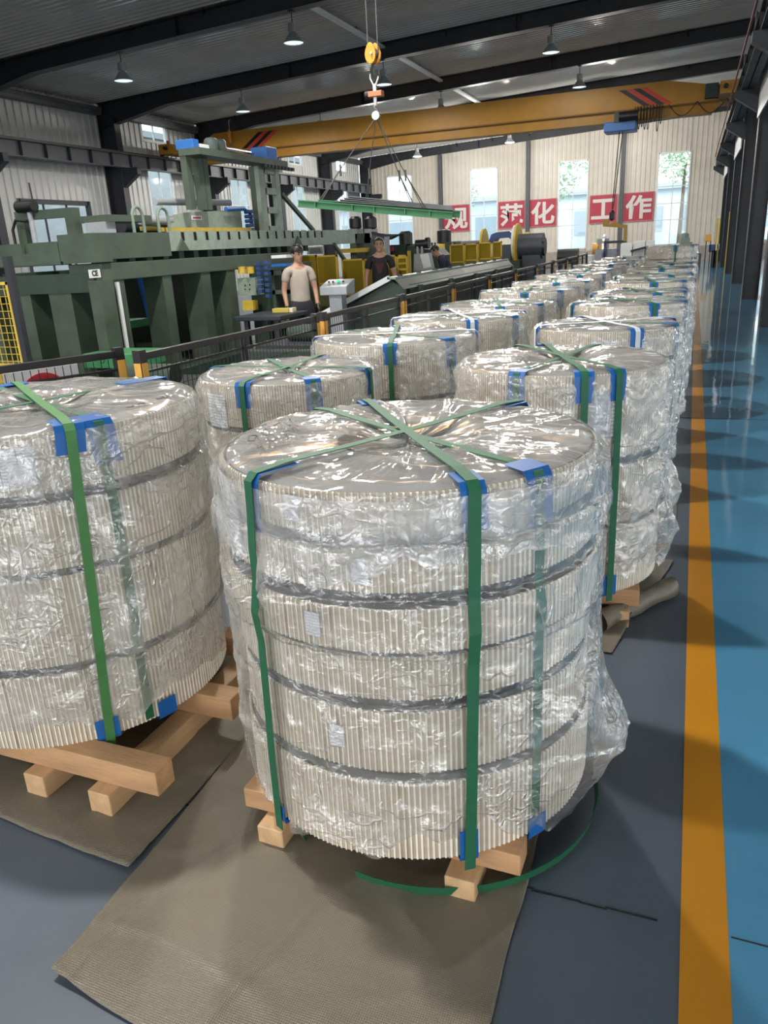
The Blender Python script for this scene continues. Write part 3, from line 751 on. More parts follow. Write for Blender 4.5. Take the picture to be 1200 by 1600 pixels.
label_sheet(prof, az_cyl(2, 740, X2, Y2, r2), 1.175, .2, .115, FORM, 'packing_list', t, off=.008)
o1 = onZ(205, 640, 1.22) - Vector((X2, Y2, 0)); u1 = (onZ(275, 620, 1.22) - onZ(205, 640, 1.22)) / 4.2; v1 = Vector((-u1.y, u1.x, 0)) * .8
scribble(t, [[(0, .5), (.2, .1), (.5, .3), (.6, .6)], [(.9, .2), (1.1, .6), (1.4, .4), (1.3, .1), (1.6, .5)], [(3, .9), (2.8, .4), (3.2, 0), (3.7, .2), (3.9, .7)], [(3.3, .7), (3.4, .35), (3.6, .75)]], (o1.x, o1.y, 0), (u1.x, u1.y, 0), (v1.x, v1.y, 0), 1.226, .004)

# ---- second stack of the aisle row
X3, Y3, r3 = -.53, 3.60, .462
lay = [(.785, 1.135, .0), (.485, .74, -.006), (.16, .468, .002)]
aA = az_of(935, 605, 1.13, X3, Y3); aB = az_of(775, 600, 1.13, X3, Y3); aC = az_of(1008, 596, 1.13, X3, Y3)
t, prof, zt, zb = coil_stack('second wrapped coil stack along the yellow line, three coils high, packing list under a strap', X3, Y3, r3, lay, 3, straps=[(aA, STRAPG), (aC, STRAPG)], inner=[aB], pal=.1, palsp=(-.28, .3))
dress(t, prof, zt, zb, prots=[(aA, .08, .06, .11, 0), (aC, .07, .05, .11, 0), (aA + PI, .07, .06, .1, 0)], iprots=[(aB, .075, .07, .2, 0)], bprots=[(aC, .07, .09)])
link('plastic_film', film_shell('plastic_film', prof, zt, .24, 300, 120, 13, FILM[1], amp=.018, hem=.08, bulges=[(-.15, .62, .35, .12, .05), (-.25, .45, .3, .14, .09)], pinch=(aA, aC)), t)
label_sheet(prof, az_cyl(933, 640, X3, Y3, r3), 1.065, .15, .19, FORM, 'packing_list', t, off=.006)
label_sheet(prof, aB + .45, .97, .08, .09, TAGP, 'coil_tag', t)

# ---- the other stacks
def auto_stack(label, x, y, r, zt, seed, white=False, nl=None, forms=True, far=False, az0=None):
    rnd = random.Random(seed); nl = nl or rnd.choice((3, 4, 5)); zb = .15
    hs = [rnd.uniform(.8, 1.2) for _ in range(nl)]; tot = sum(hs); gap = .03; H = zt - zb - gap * (nl - 1)
    lay = []; z = zt
    for h in hs: a = H * h / tot; lay.append((z - a, z, rnd.uniform(-.008, .008))); z -= a + gap
    a0 = az0 if az0 is not None else -PI / 2 + rnd.uniform(.05, .5)
    view = math.atan2(-y, -x)
    t, prof, zt, zb = coil_stack(label, x, y, r, lay, seed, straps=[(a0, STRAPW if white == 2 else STRAPG), (a0 + PI / 2, STRAPW if white else STRAPG)], inner=[a0 + .75], pal=rnd.uniform(-.15, .15), near=not far)
    dress(t, prof, zt, zb, prots=[(a0, .085, .07, .11, 0), (a0 + PI / 2, .08, .07, .12, 0), (a0 + PI, .08, .08, .11, 0), (a0 - PI / 2, .08, .07, .12, 0)],
          iprots=[(a0 + .75, .08, .08, .16, 0)])
    link('plastic_film', film_shell('plastic_film', prof, zt, .22, 120 if far else 200, 50 if far else 90, seed * 3 + 1, FILM[seed % 2], amp=.02, hem=.08, bulges=[(rnd.uniform(-3, 0), rnd.uniform(.3, .8), .4, .15, .05)], pinch=(a0, a0 + PI / 2, a0 - PI / 2, a0 + PI)), t)
    if forms: label_sheet(prof, a0 - .42, zt - .05, .15, .17, FORM, 'packing_list', t, off=.006)
    return t
AIS = [(-.50, 5.3, .45, 1.11), (-.47, 6.8, .46, 1.13), (-.47, 8.2, .46, 1.11), (-.45, 9.6, .48, 1.13), (-.47, 11.1, .5, 1.12), (-.45, 12.9, .5, 1.13), (-.45, 14.8, .5, 1.12), (-.43, 18.0, .5, 1.35)]
for i, (x, y, r, z) in enumerate(AIS):
    auto_stack(ORD[i + 2] + ' wrapped coil stack from the camera in the row along the yellow line', x, y, r, z, 20 + i, white=2 if i == 0 else 0, forms=(i == 0), far=i > 1)
FEN = [(-1.99, 3.68, .455, 1.06, 4), (-1.80, 4.84, .52, 1.10, 3), (-1.69, 6.02, .525, 1.11, 3), (-1.67, 7.3, .53, 1.10, 3), (-1.66, 8.75, .53, 1.12, 3), (-1.62, 10.3, .54, 1.12, 3), (-1.6, 11.75, .52, 1.13, 3), (-1.58, 13.4, .52, 1.12, 3), (-1.55, 15.2, .52, 1.13, 3), (-1.5, 17.2, .52, 1.12, 3), (-1.5, 19.5, .52, 1.12, 3)]
for i, (x, y, r, z, nl) in enumerate(FEN):
    auto_stack(ORD[i + 1] + ' wrapped coil stack from the camera in the row beside the guard fence', x, y, r, z, 40 + i, white={1: 1, 2: 2}.get(i, 0), nl=nl, forms=i < 3, far=i > 2, az0=(-PI / 2 + .0 if i == 0 else None))

# ---- woven paper sheets under the stacks
SHEETM = mat('woven_kraft_sheet', (0.205, 0.178, 0.132), 0.28, var=0.04, vscale=5)
def weave(M):
    nt = M.node_tree; L = nt.links.new; b = nt.nodes['Principled BSDF']
    tc = nn(nt, 'ShaderNodeTexCoord')
    w1 = nn(nt, 'ShaderNodeTexWave', i_Scale=55.0, i_Distortion=0.4, bands_direction='X'); w2 = nn(nt, 'ShaderNodeTexWave', i_Scale=55.0, i_Distortion=0.4, bands_direction='Y')
    L(tc.outputs['Object'], w1.inputs['Vector']); L(tc.outputs['Object'], w2.inputs['Vector'])
    mm = nn(nt, 'ShaderNodeMath', operation='MULTIPLY'); L(w1.outputs['Fac'], mm.inputs[0]); L(w2.outputs['Fac'], mm.inputs[1])
    bp = nn(nt, 'ShaderNodeBump', i_Strength=0.5, i_Distance=0.004); L(mm.outputs[0], bp.inputs['Height']); L(bp.outputs[0], b.inputs['Normal'])
weave(SHEETM)
def sheet(name, label, quad, seed, nu=70, nv=70, lift=(), thick=.0015, wr=.014):
    """quad corners in order; bilinear patch with wrinkles; lift = list of (u, v, radius, height)"""
    q = [Vector((p[0], p[1], 0)) for p in quad]; v = []; f = []
    for i in range(nu + 1):
        for j in range(nv + 1):
            u, w = i / nu, j / nv
            p = q[0] * (1 - u) * (1 - w) + q[1] * u * (1 - w) + q[2] * u * w + q[3] * (1 - u) * w
            z = .0045 + wr * .45 * (1 + noise.noise(Vector((p.x * 3.2, p.y * 3.2, seed)))) ** 2 * .5 + wr * .45 * max(0, 1 - abs(noise.noise(Vector((p.x * 2.4, p.y * 1.5, seed + 5)))) * 7) ** 2 + wr * .3 * max(0, 1 - abs(noise.noise(Vector((p.x * 1.6, p.y * 3.4, seed + 8)))) * 8) ** 2
            for lu, lv, lr, lh in lift:
                d = math.hypot(u - lu, w - lv) / lr
                if d < 1: z += lh * (1 - d) ** 2
            e = .006 * noise.noise(Vector((p.x * 5, p.y * 5, seed + 9)))
            v.append((p.x + (e if w in (0, 1) or u in (0, 1) else 0), p.y + (e if w in (0, 1) or u in (0, 1) else 0), z))
    for i in range(nu):
        for j in range(nv): a = i * (nv + 1) + j; f.append((a, a + nv + 1, a + nv + 2, a + 1))
    me = bpy.data.meshes.new(name); me.from_pydata(v, [], f); me.materials.append(SHEETM)
    for p in me.polygons: p.use_smooth = True
    o = link(name, me); s = o.modifiers.new('thickness', 'SOLIDIFY'); s.thickness = thick; s.offset = -1
    return tag(o, label, 'paper sheet', 'woven paper sheets under the stacks')
sheet('woven_sheet', 'large tan woven sheet under the nearest coil stack, reaching out of frame', [(-1.352, 1.0), (-.30, .86), (-.30, 2.62), (-1.42, 2.55)], 1, 110, 110, lift=[(0, 0, .25, .02)])
sheet('woven_sheet', 'tan woven sheet under the left foreground coil stack', [(-2.75, 1.47), (-1.39, 1.345), (-1.40, 2.75), (-2.8, 2.75)], 2, lift=[(1, 0, .15, .012)])
sheet('woven_sheet', 'tan woven sheet with curled corner under the second stack along the yellow line', [(-1.15, 3.02), (-.20, 2.97), (.02, 4.05), (-1.15, 4.2)], 3, lift=[(1, .28, .2, .05)])
sheet('woven_sheet', 'tan woven sheet showing a corner beside the yellow line, under the third stack', [(-1.0, 4.72), (.02, 4.72), (.0, 5.85), (-1.0, 5.9)], 4, 30, 30)
def curled(label, a, b, c):
    """rolled-up edge of the sheet lying beside the pallet"""
    pts = []
    for i in range(9): pts.append(Vector(a).lerp(Vector(b), i / 8))
    mb = MB(); v = []; f = []
    d = (Vector(b) - Vector(a)).normalized(); x = Vector((d.y, -d.x, 0)); N = 10
    for i, p in enumerate(pts):
        for j in range(N + 1):
            th = -PI / 2 + j / N * PI * 1.5; R = c * (1 + .15 * math.sin(i * 1.7 + j))
            v.append(p + x * (R * math.cos(th)) + Vector((0, 0, c + R * math.sin(th) + .004)))
    for i in range(8):
        for j in range(N): f.append((i * (N + 1) + j, i * (N + 1) + j + 1, (i + 1) * (N + 1) + j + 1, (i + 1) * (N + 1) + j))
    mb.add(v, f); o = mb.build('rolled_paper_edge', SHEETM, None, True); s = o.modifiers.new('t', 'SOLIDIFY'); s.thickness = .002
    return tag(o, label, 'paper sheet')
curled('rolled-up tan paper edge beside the pallet of the second aisle stack', (-.27, 3.17, 0), (.02, 3.62, 0), .045)
# loose green strap looped on the floor
ring = [onZ(px, py) for px, py in ((590, 1378), (640, 1400), (700, 1414), (760, 1412), (820, 1395), (870, 1358), (905, 1310), (925, 1262), (932, 1222))]
rp = []
cx = -.60; cy = 2.02
for k in range(0, 49):
    th = -1.75 + k / 48 * 2 * PI * .93
    rp.append(Vector((-.66 + .5 * math.cos(th), 2.0 + .485 * math.sin(th), 0)))
v = []; f = []
for i, p in enumerate(rp):
    n = (p - Vector((-.66, 2.0, 0))).normalized()
    for a, b in ((0, .008), (.0022, .008), (.0022, .040), (0, .040)): v.append(p + n * (a + (b - .008) * .25) + Vector((0, 0, b)))
for i in range(len(rp) - 1):
    for j in range(4): f.append((i * 4 + j, i * 4 + (j + 1) % 4, i * 4 + 4 + (j + 1) % 4, i * 4 + 4 + j))
f += [(0, 1, 2, 3), tuple(len(v) - 4 + j for j in (3, 2, 1, 0))]
mb = MB(); mb.add(v, f); o = mb.build('loose_strap', STRAPG, None, True)
tag(o, 'loose dark green strap looped on the floor around the nearest pallet', 'strap')
# ================================================================ banner, crane, lifted load
def text_mesh(name, body, size, m, extrude=.004, bold=0.0):
    c = bpy.data.curves.new(name, 'FONT'); c.body = body; c.size = size; c.extrude = extrude; c.offset = bold
    c.align_x = 'CENTER'; c.align_y = 'CENTER'; c.resolution_u = 3
    o = bpy.data.objects.new(name, c); COL.objects.link(o)
    bpy.context.view_layer.update()
    me = bpy.data.meshes.new_from_object(o.evaluated_get(bpy.context.evaluated_depsgraph_get()))
    bpy.data.objects.remove(o); bpy.data.curves.remove(c)
    me.materials.clear(); me.materials.append(m); me.name = name
    return me
WHT = mat('white_character_print', (.66, .64, .6), .5)
PINK = mat('pale_red_border', (.5, .2, .22), .5)
yb = YE - .03
for ch, a, b, t in (('规', 692, 733, 'first, partly behind the lifted beam'), ('范', 779, 820, 'second'), ('化', 827, 869.5, 'third'), ('工', 921, 964.5, 'fourth, behind the yellow C-hook'), ('作', 973.5, 1021, 'last, beside the rightmost window')):
    x0 = onY(a, 340, yb).x; x1 = onY(b, 320, yb).x; cx = (x0 + x1) / 2; w = x1 - x0; zc = (2.22 + 3.68) / 2; h = 3.68 - 2.22
    p = thing('banner_panel', 'red wall panel with one white Chinese character, ' + t, 'banner', (cx, yb, zc), 0, 'red character panels on the end wall')
    MB().bb(-w / 2, w / 2, 0, .02, -h / 2, h / 2).build('board', RED, p)
    f = MB()
    for s in (-1, 1): f.bb(s * (w / 2) - .02, s * (w / 2) + .02, -.006, 0, -h / 2, h / 2); f.bb(-w / 2, w / 2, -.006, 0, s * (h / 2) - .02, s * (h / 2) + .02)
    f.build('border', PINK, p)
    me = text_mesh('character', ch, 1.0, WHT, .003, .028)
    xs = [v.co.x for v in me.vertices]; ys = [v.co.y for v in me.vertices]
    sx = (w * .88) / (max(xs) - min(xs)); sy = (h * .84) / (max(ys) - min(ys)) if ch != '工' else (h * .72) / (max(ys) - min(ys))
    mx, my = (max(xs) + min(xs)) / 2, (max(ys) + min(ys)) / 2
    for v in me.vertices: x, y, z = v.co; v.co = ((x - mx) * sx, -.008 - z, (y - my) * sy)
    link('character', me, p)

def poly_on_Y(mb, pts, Y, depth):
    q = [onY(px, py, Y) for px, py in pts]; mb.prism([(p.x, p.z) for p in q], Y, Y + depth); return mb
CY = 27.3
def girder(label, y, x0, x1, z0, z1, stripes):
    c = thing('overhead_crane', label, 'crane', (0, 0, 0), 0)
    mb = MB(); mb.prism([(x0, z0 + .28), (x0 + 1.4, z1), (x1 - 1.6, z1), (x1, z0 + .66), (x1, z0 + .28)], y, y + .55); mb.build('main_girder', YEL, c)
    mb = MB(); mb.prism([(x0 + .1, z0), (x0 - .0, z0 + .27), (x1, z0 + .27), (x1 - .3, z0)], y + .1, y + .45); mb.build('lower_web', YEL, c)
    MB().bb(x0 + .1, x1 - .3, y + .02, y + .53, z0 - .03, z0).build('bottom_flange', YEL, c)
    MB().bb(x0, x1, y - .02, y, z0 + .26, z0 + .30).build('seam', mat('dark_yellow_edge', (.2, .09, .01), .6), c)
    for side, xx in ((-1, x0), (1, x1)):
        mb = MB(); mb.bb(xx - .35 if side < 0 else xx - .15, xx + .15 if side < 0 else xx + .35, y - 1.1, y + 1.6, 5.22, 5.55); mb.build('end_carriage', YEL, c)
        mb = MB()
        for yy in (y - .9, y + 1.3): mb.cyl((xx - .06 - (.35 if side < 0 else -.35), yy, 5.25), (xx + .06 - (.35 if side < 0 else -.35), yy, 5.25), .08, 14)
        mb.build('wheel', STEELBLK, c, True)
        MB().cyl((xx, y - 1.1, 5.4), (xx, y - 1.25, 5.4), .06, 10).build('buffer', RUBBER, c, True)
    for px in stripes:
        for i, mm in enumerate((BLACK, mat('hazard_red', (.5, .04, .02), .5), BLACK, mat('hazard_red', (.5, .04, .02), .5))):
            a = px + i * .21; zt_ = z1 - .12; zb_ = z0 + .34; s = .75 if px < -10 else -.75
            mb = MB(); mb.prism([(a, zb_), (a + .2, zb_), (a + .2 + s, zt_), (a + s, zt_)], y - .004, y); mb.build('hazard_stripe', mm, c)
    return c
CR = girder('yellow overhead travelling crane spanning the hall', CY, -18.35, .5, 4.92, 5.88, (onY(377, 225, CY).x, onY(1006, 155, CY).x))
MB().cyl((-18.4, CY - .9, 5.5), (-18.4, CY - .9, 5.68), .05, 8).build('beacon', mat('beacon_red', (.5, .05, .02), .4), CR, True)
p = onY(1112, 142, CY - .05); MB().bb(p.x - .18, p.x + .18, CY - .25, CY, p.z - .2, p.z + .18).build('switch_box', mat('switch_box_dark', (.02, .04, .04), .5), CR)
# festoon cables looping under the girder
fe = MB()
xs0 = onY(992, 185, CY - .1).x
random.seed(3)
for i in range(9):
    x = xs0 + i * .09; d = .45 + random.random() * .35
    fe.tube([(x + .05 * math.cos(t) * 1.2 + .02 * t, CY - .15 + .02 * math.sin(i), 5.25 - d * math.sin(t)) for t in [k * PI / 10 for k in range(11)]], .012, 5)
fe.build('festoon_cable', RUBBER, CR); CR.children[-1]['kind'] = 'stuff'
fe = MB()
for i in range(3):
    x = xs0 + .95 + i * .8; fe.tube([(x + .8 * k / 10, CY - .15, 5.22 - .35 * math.sin(k * PI / 10)) for k in range(11)], .012, 5)
fe.build('festoon_cable', RUBBER, CR); CR.children[-1]['kind'] = 'stuff'
# hoist with C-hook
a = onY(945, 193, CY - .1); b = onY(994, 204, CY - .1)
hz = thing('electric_hoist', 'blue electric hoist trolley under the yellow crane girder', 'hoist', (0, 0, 0))
MB().bb(a.x, b.x, CY - .35, CY + .5, 4.6, 4.87).build('trolley', BLUE, hz, bevel=.02)
MB().cyl((a.x + .45, CY - .45, 4.98), (a.x + 1.0, CY - .45, 4.98), .13, 14).build('motor', BLACK, hz, True)
MB().bb(a.x + .3, b.x - .3, CY - .38, CY - .35, 4.84, 5.14).build('drum_guard', BLACK, hz)
hp = onY(953, 345, CY)
MB().tube([(onY(968, 205, CY).x, CY, 4.62), (hp.x + .05, CY, hp.z + .35)], .016, 6).tube([(onY(968, 205, CY).x + .1, CY, 4.62), (hp.x + .08, CY, hp.z + .35)], .016, 6).build('wire_rope', BLACK, hz)
ck = thing('coil_hook', 'yellow C-shaped coil hook hanging below the blue hoist', 'hook', (0, 0, 0))
mb = MB(); poly_on_Y(mb, [(942, 344), (951, 343), (951, 351), (962, 345), (969, 351), (980, 351), (979, 377), (974, 377), (975, 356), (942, 354)], CY - .06, .14); mb.build('body', mat('hook_ochre', (.35, .22, .02), .5), ck)
mb = MB(); poly_on_Y(mb, [(944, 377), (979, 375), (979, 379), (944, 381)], CY - .05, .12); mb.build('prong', BLACK, ck)
MB().lathe([(.02, .32), (.09, .25), (.09, .05), (.03, 0)], (hp.x + .06, CY, hp.z), 10).build('hook_block', BLACK, ck, True)
# pendant
pp = onY(359, 213, CY - .1)
pn = thing('pendant_control', 'orange hanging pendant control in front of the crane girder', 'control', (pp.x, CY - .1, pp.z))
MB().lathe([(.03, -.22), (.07, -.16), (.07, .14), (.03, .2)], n=8).build('grip', mat('pendant_orange', (.6, .22, .03), .5), pn, True)
MB().cyl((0, 0, -1.0), (0, 0, -.2), .018, 6).build('cable', BLACK, pn)
MB().tube([(0, 0, .2), (0, 0, .5), (0, .11, .55)], .02, 6).build('cable', BLACK, pn)

# the nearer crane, its beam just above the frame, with the hook in view
HY = 9.5
CR2 = girder('nearer yellow overhead crane, just its corner at the upper left edge', HY, -18.35, .5, 5.27, 6.2, ())
hx = onY(581, 60, HY).x
hk = thing('hook_block', 'orange hook block with hanging crane scale and hook', 'hook', (hx, HY + .25, 0))
HB = HY + .25
def hz_(py, px=584): return onY(px, py, HB).z
ztop = hz_(66); zmid = hz_(84); zbot = hz_(101)
hx = onY(583, 85, HB).x; hk.location = (hx, HB, 0)
ORG = mat('hook_block_orange', (.62, .25, .02), .45, var=.25, vscale=12)
for s, lx in ((-1, -.035), (1, .028)):
    mb = MB(); n = 14
    pts = [(.07 * math.cos(t) * (1 - .25 * max(0, math.sin(t))), zmid + (ztop - zmid if math.sin(t) > 0 else zmid - zbot) * math.sin(t)) for t in [2 * PI * k / n for k in range(n)]]
    mb.prism(pts, -.05 if s < 0 else .02, -.02 if s < 0 else .05); o = mb.build('cheek', ORG, hk, bevel=.006); o.location.x = lx * .6
MB().lathe([(.02, -.02), (.062, -.02), (.05, 0), (.062, .02), (.02, .02)], (0, 0, zmid), 18, axis='y').build('sheave', STEELBLK, hk, True)
MB().cyl((0, -.07, zmid), (0, .07, zmid), .014, 8).build('axle', CHROME, hk, True)
MB().tube([(-.062, 0, zmid), (-.062, 0, 5.25)], .006, 5).build('wire_rope', WIRE, hk)
MB().tube([(.062, 0, zmid), (.062, 0, 5.25)], .006, 5).build('wire_rope', WIRE, hk)
z1_, z2_ = hz_(101), hz_(128)
MB().tube([(0, 0, z1_ + .02), (-.035, 0, z1_ - .06), (-.03, 0, z2_ + .05), (.0, 0, z2_)], .017, 8).tube([(.0, 0, z2_), (.04, 0, z2_ + .06), (.03, 0, z2_ + .12)], .015, 8).build('upper_hook', BLACK, hk, True)
MB().tube([(-.045, .0, hz_(115)), (-.05, 0, hz_(122)), (-.02, 0, hz_(132)), (.02, 0, hz_(132)), (.05, 0, hz_(122)), (.035, 0, hz_(115))], .01, 6).build('shackle', WHITEP, hk, True)
MB().bb(-.075, .1, -.05, .05, hz_(152), hz_(143)).build('scale_body', mat('scale_copper', (.45, .17, .08), .5), hk, bevel=.006)
MB().lathe([(.0, -.13), (.05, -.12), (.05, -.07), (0, -.07)], (0, 0, hz_(148)), 12, axis='x').build('scale_battery', BLACK, hk, True)
MB().bb(-.018, .018, -.012, .012, hz_(165), hz_(133)).build('link_bar', WHITEP, hk)
zh = hz_(172)
MB().tube([(0, 0, hz_(163)), (-.02, 0, zh + .03), (.015, 0, zh), (.035, 0, zh - .05), (.01, 0, zh - .1), (-.03, 0, zh - .085), (-.045, 0, zh - .05)], .013, 8).build('lower_hook', CHROME, hk, True)
MB().lathe([(.018, -.02), (.05, -.02), (.05, .02), (.018, .02)], (.0, 0, hz_(181)), 14, axis='y').build('master_ring', CHROME, hk, True)
# spreader beam with plates and four slings
sb = thing('spreader_beam', 'long bright green steel beam with grey plates, hanging from slings', 'beam', (0, 0, 0))
A = onY(466, 318, HB - .35); B = onY(707, 337, HB + .25)
dr_ = (B - A)
def along(t, off=(0, 0, 0)): return A + dr_ * t + Vector(off)
mb = MB(); ibeam(mb, A, B, .10, .085, .012, .01); mb.build('beam', BGREEN, sb)
mb = MB()
for t in (.12, .36, .5, .7, .86): p = along(t); mb.box(p, (.012, .1, .075))
mb.build('stiffener', BGREEN, sb)
mb = MB(); ibeam(mb, along(.02, (0, .5, .02)), along(.98, (0, .5, .02)), .10, .085, .012, .01); mb.build('beam', BGREEN, sb)
P0 = along(.2, (0, .05, .055)); P1 = along(.97, (0, .05, .062))
for k in range(4):
    mb = MB(); mb.bar(P0 + Vector((.06 * k, .18, .014 * k)), P1 + Vector((-.01 * k, .18, .014 * k)), .42, .011); mb.build('steel_plate', mat('mill_plate', (.16, .16, .165), .35, metal=.5, var=.2), sb)
hp = Vector((hx + .0, HB, hz_(183)))
for i, (t, o) in enumerate(((.14, -.0), (.34, .5), (.66, .5), (.81, 0))):
    q = along(t, (0, o, .06)); mid = hp.lerp(q, .62)
    mb = MB(); mb.tube([hp, q], .006, 5); mb.build('sling', WIRE, sb)
    mb = MB(); mb.tube([mid, q + Vector((.035, 0, 0))], .008, 5); mb.tube([mid + Vector((0, 0, .05)), mid - Vector((0, 0, .08))], .013, 6); mb.build('sling_eye', WIRE, sb)

# ================================================================ guard fence
FX = -3.12
def fence_panel(label, a, b, wires=True, pitch=.05, h=1.1, skip_posts=False):
    a = Vector((a[0], a[1], 0)); b = Vector((b[0], b[1], 0)); d = (b - a); L = d.length; rz = math.atan2(d.y, d.x)
    t = thing('guard_fence_panel', label, 'fence', a, rz, 'black guard fence panels')
    for x in (.05, L - .05):
        o = MB().bb(x - .03, x + .03, -.03, .03, 0, h + .02).build('post', BLACK, t)
        s = 1
        MB().bb(x - .026, x + .026, -.034, -.030, .12, h - .06).build('yellow_tape', ORANGE, o)
        MB().bb(x - .034 if x < 1 else x + .030, x - .030 if x < 1 else x + .034, -.026, .026, .12, h - .06).build('yellow_tape', ORANGE, o)
        MB().bb(x - .07, x + .07, -.06, .06, 0, .012).build('foot_plate', BLACK, o)
    MB().bb(.05, L - .05, -.022, .022, h - .045, h).build('top_rail', BLACK, t, bevel=.004)
    MB().bb(.08, L - .08, -.02, .02, .12, .16).build('bottom_rail', BLACK, t)
    MB().bb(.08, L - .08, -.012, .012, h - .13, h - .115).build('mid_rail', BLACK, t)
    if L > 1.6: MB().bb(L / 2 - .02, L / 2 + .02, -.02, .02, .12, h - .03).build('middle_post', BLACK, t)
    mb = MB(); x = .1
    while x < L - .08: mb.bb(x - .002, x + .002, -.002, .002, .14, h - .05); x += pitch
    for z in (.35, .6, .85): mb.bb(.08, L - .08, -.002, .002, z - .002, z + .002)
    o = mb.build('wire_mesh', BLACK, t); o['kind'] = 'stuff'
    return t
fence_panel('near angled guard fence panel carrying the round red sign, at the left edge', (-4.33, 2.42), (-3.475, 4.2))
fy = [3.94, 6.45, 8.65, 10.75, 12.9, 15.0, 17.2, 19.4, 21.6, 23.8, 26.0]
for i in range(len(fy) - 1):
    fence_panel(ORD[i] + ' straight black guard fence panel beside the fence row of stacks, from the camera', (FX - .02 * i * 0 - (.10 if i == 0 else 0), fy[i] + .03), (FX, fy[i + 1] - .03), pitch=.05 if i < 4 else .09)
# prohibition sign behind the wires of the near panel
d = (Vector((-3.475, 4.2, 0)) - Vector((-4.33, 2.42, 0))).normalized(); nrm = Vector((-d.y, d.x, 0))
def onfence(px, py):
    r = ray(px, py); o = Vector((-3.475, 4.2, 0)) + nrm * .03; t = (o.dot(nrm)) / (r.dot(nrm)) if abs(r.dot(nrm)) > 1e-6 else 1
    return Vector((0, 0, CH)) + r * t
c0 = onfence(72, 616); w0 = (onfence(121, 590) - onfence(6, 612)).length
sg = thing('prohibition_sign', 'white square sign with a thick red ring behind the fence wires', 'sign', c0 + nrm * 0.0, math.atan2(d.y, d.x))
w = w0 / 2; top = onfence(121, 573).z - c0.z
MB().bb(-w, w, 0, .008, -.3, .16).build('plate', mat('sign_white', (.8, .8, .8), .5), sg)
rr_ = .155
MB().lathe([(rr_ * .74, -.004), (rr_, -.004), (rr_, 0), (rr_ * .74, 0), (rr_ * .74, -.004)], (0, 0, -.02), 40, axis='y', closed=True).build('ring', mat('sign_red', (.5, .02, .03), .5), sg)
MB().box((0, -.002, -.02), (rr_ * 1.75, .003, rr_ * .17), Matrix.Rotation(PI / 4, 3, 'Y')).build('slash', mat('sign_red', (.5, .02, .03), .5), sg)
pg = MB(); pg.cyl((0, -.0012, .06), (0, 0, .06), .022, 12); pg.box((0, -.0008, -.09), (.05, .0012, .11)); pg.box((-.025, -.0008, -.19), (.02, .0012, .12), Matrix.Rotation(.25, 3, 'Y')); pg.box((.025, -.0008, -.19), (.02, .0012, .12), Matrix.Rotation(-.25, 3, 'Y'))
pg.build('pictogram', BLACK, sg)
# ================================================================ green processing line behind the fence
MX = -6.6                                    # its face along the fence
def mY(px, py=400): return onX(px, py, MX).y
def mY2(px, py=300): return onX(px, py, MX - .25).y
def mZ(px, py): return onX(px, py, MX).z
mc = thing('processing_line', 'large green slotted steel machine frame with portal tower behind the fence', 'machine', (0, 0, 0))
def toothed(mb, u0, u1, z0, z1, slots, sw, sd, a, b, plane='yz'):
    """beam with slots cut into its top edge"""
    pts = [(u0, z0), (u1, z0), (u1, z1)]
    for s in sorted(slots, reverse=True):
        if u0 + sw < s < u1 - sw: pts += [(s + sw / 2, z1), (s + sw / 2, z1 - sd), (s - sw / 2, z1 - sd), (s - sw / 2, z1)]
    pts.append((u0, z1)); mb.prism(pts, a, b, plane)
yA = mY(143, 380); yB_ = mY(263, 372); yC = mY(555, 372)
zT = 1.99; zB = 1.73
sl = [8.95 + .3 * k for k in range(-1, 18)]
mb = MB(); toothed(mb, yB_, yC, zB, zT, sl, .1, .13, MX - .02, MX); mb.build('slotted_table', LGREEN, mc)
MB().bb(MX - .07, MX - .03, yB_, yC, zB, zT - .015).build('slot_shade_strip', BLACK, mc)  # black strip added so the slots show dark shade inside
mb = MB(); toothed(mb, yB_, yC, zB, zT, sl, .1, .13, MX - 1.6, MX - 1.5); mb.build('slotted_table', GREEN, mc)
MB().bb(MX - 1.6, MX - .06, yB_, yC, zB, zB + .08).build('table_bed', GREEN, mc)
MB().bb(MX - .5, MX + .02, yA, yB_, 1.67, 1.97).build('end_block', GREEN, mc)
MB().bb(MX - .45, MX + .04, yA - .02, yA + .28, 1.64, 1.80).build('hinge_block', GREEN, mc)
for k in range(3):
    y = mY((283, 465, 400)[k], 380); 
    if k < 2: mb = MB(); mb.prism([(y - .14, zB), (y + .14, zB), (y, zB + .16)], MX, MX + .03, 'yz'); mb.build('gusset', GREEN, mc)
# lower beam and legs on the long side
yl0 = mY(158, 415); yl1 = mY(462, 395)
MB().bb(MX - .5, MX, yl0, yl1, 1.42, 1.63).build('lower_beam', GREEN, mc, bevel=.01)
pm_ = MB().bb(MX - .4, MX - .1, 0, .12, 1.63, 1.73).mesh('table_pad', DGREEN)
for k in range(16): o = link('table_pad', pm_, mc); o.location.y = yl0 + .3 + k * .36
legs = [(184, 202), (262, 276), (322, 336), (362, 375)]
for a, b in legs:
    ya, yb2 = mY(a, 480), mY(b, 480)
    MB().bb(MX - .34, MX - .02, ya, yb2, 0, 1.43).build('leg', GREEN, mc)
MB().bb(MX - .1, MX + .06, mY(154, 480), mY(177, 480), 0, 1.44).build('leg', GREEN, mc)
ws = mY(185, 480); MB().bb(MX + .0, MX + .03, ws - .0, ws + .05, 0, 1.4).build('white_guide_strip', WHITEP, mc)
pl = MB().bb(MX + .002, MX + .008, mY(137, 420), mY(155, 420), 1.47, 1.565).build('rating_plate', WHITEP, mc)
me = text_mesh('plate_letters', 'CE', .085, INK, .001, .004)
for v in me.vertices: x, y, z = v.co; v.co = (MX + .0095 + z, (mY(137, 420) + mY(155, 420)) / 2 + x, 1.518 + y)
link('plate_letters', me, pl)
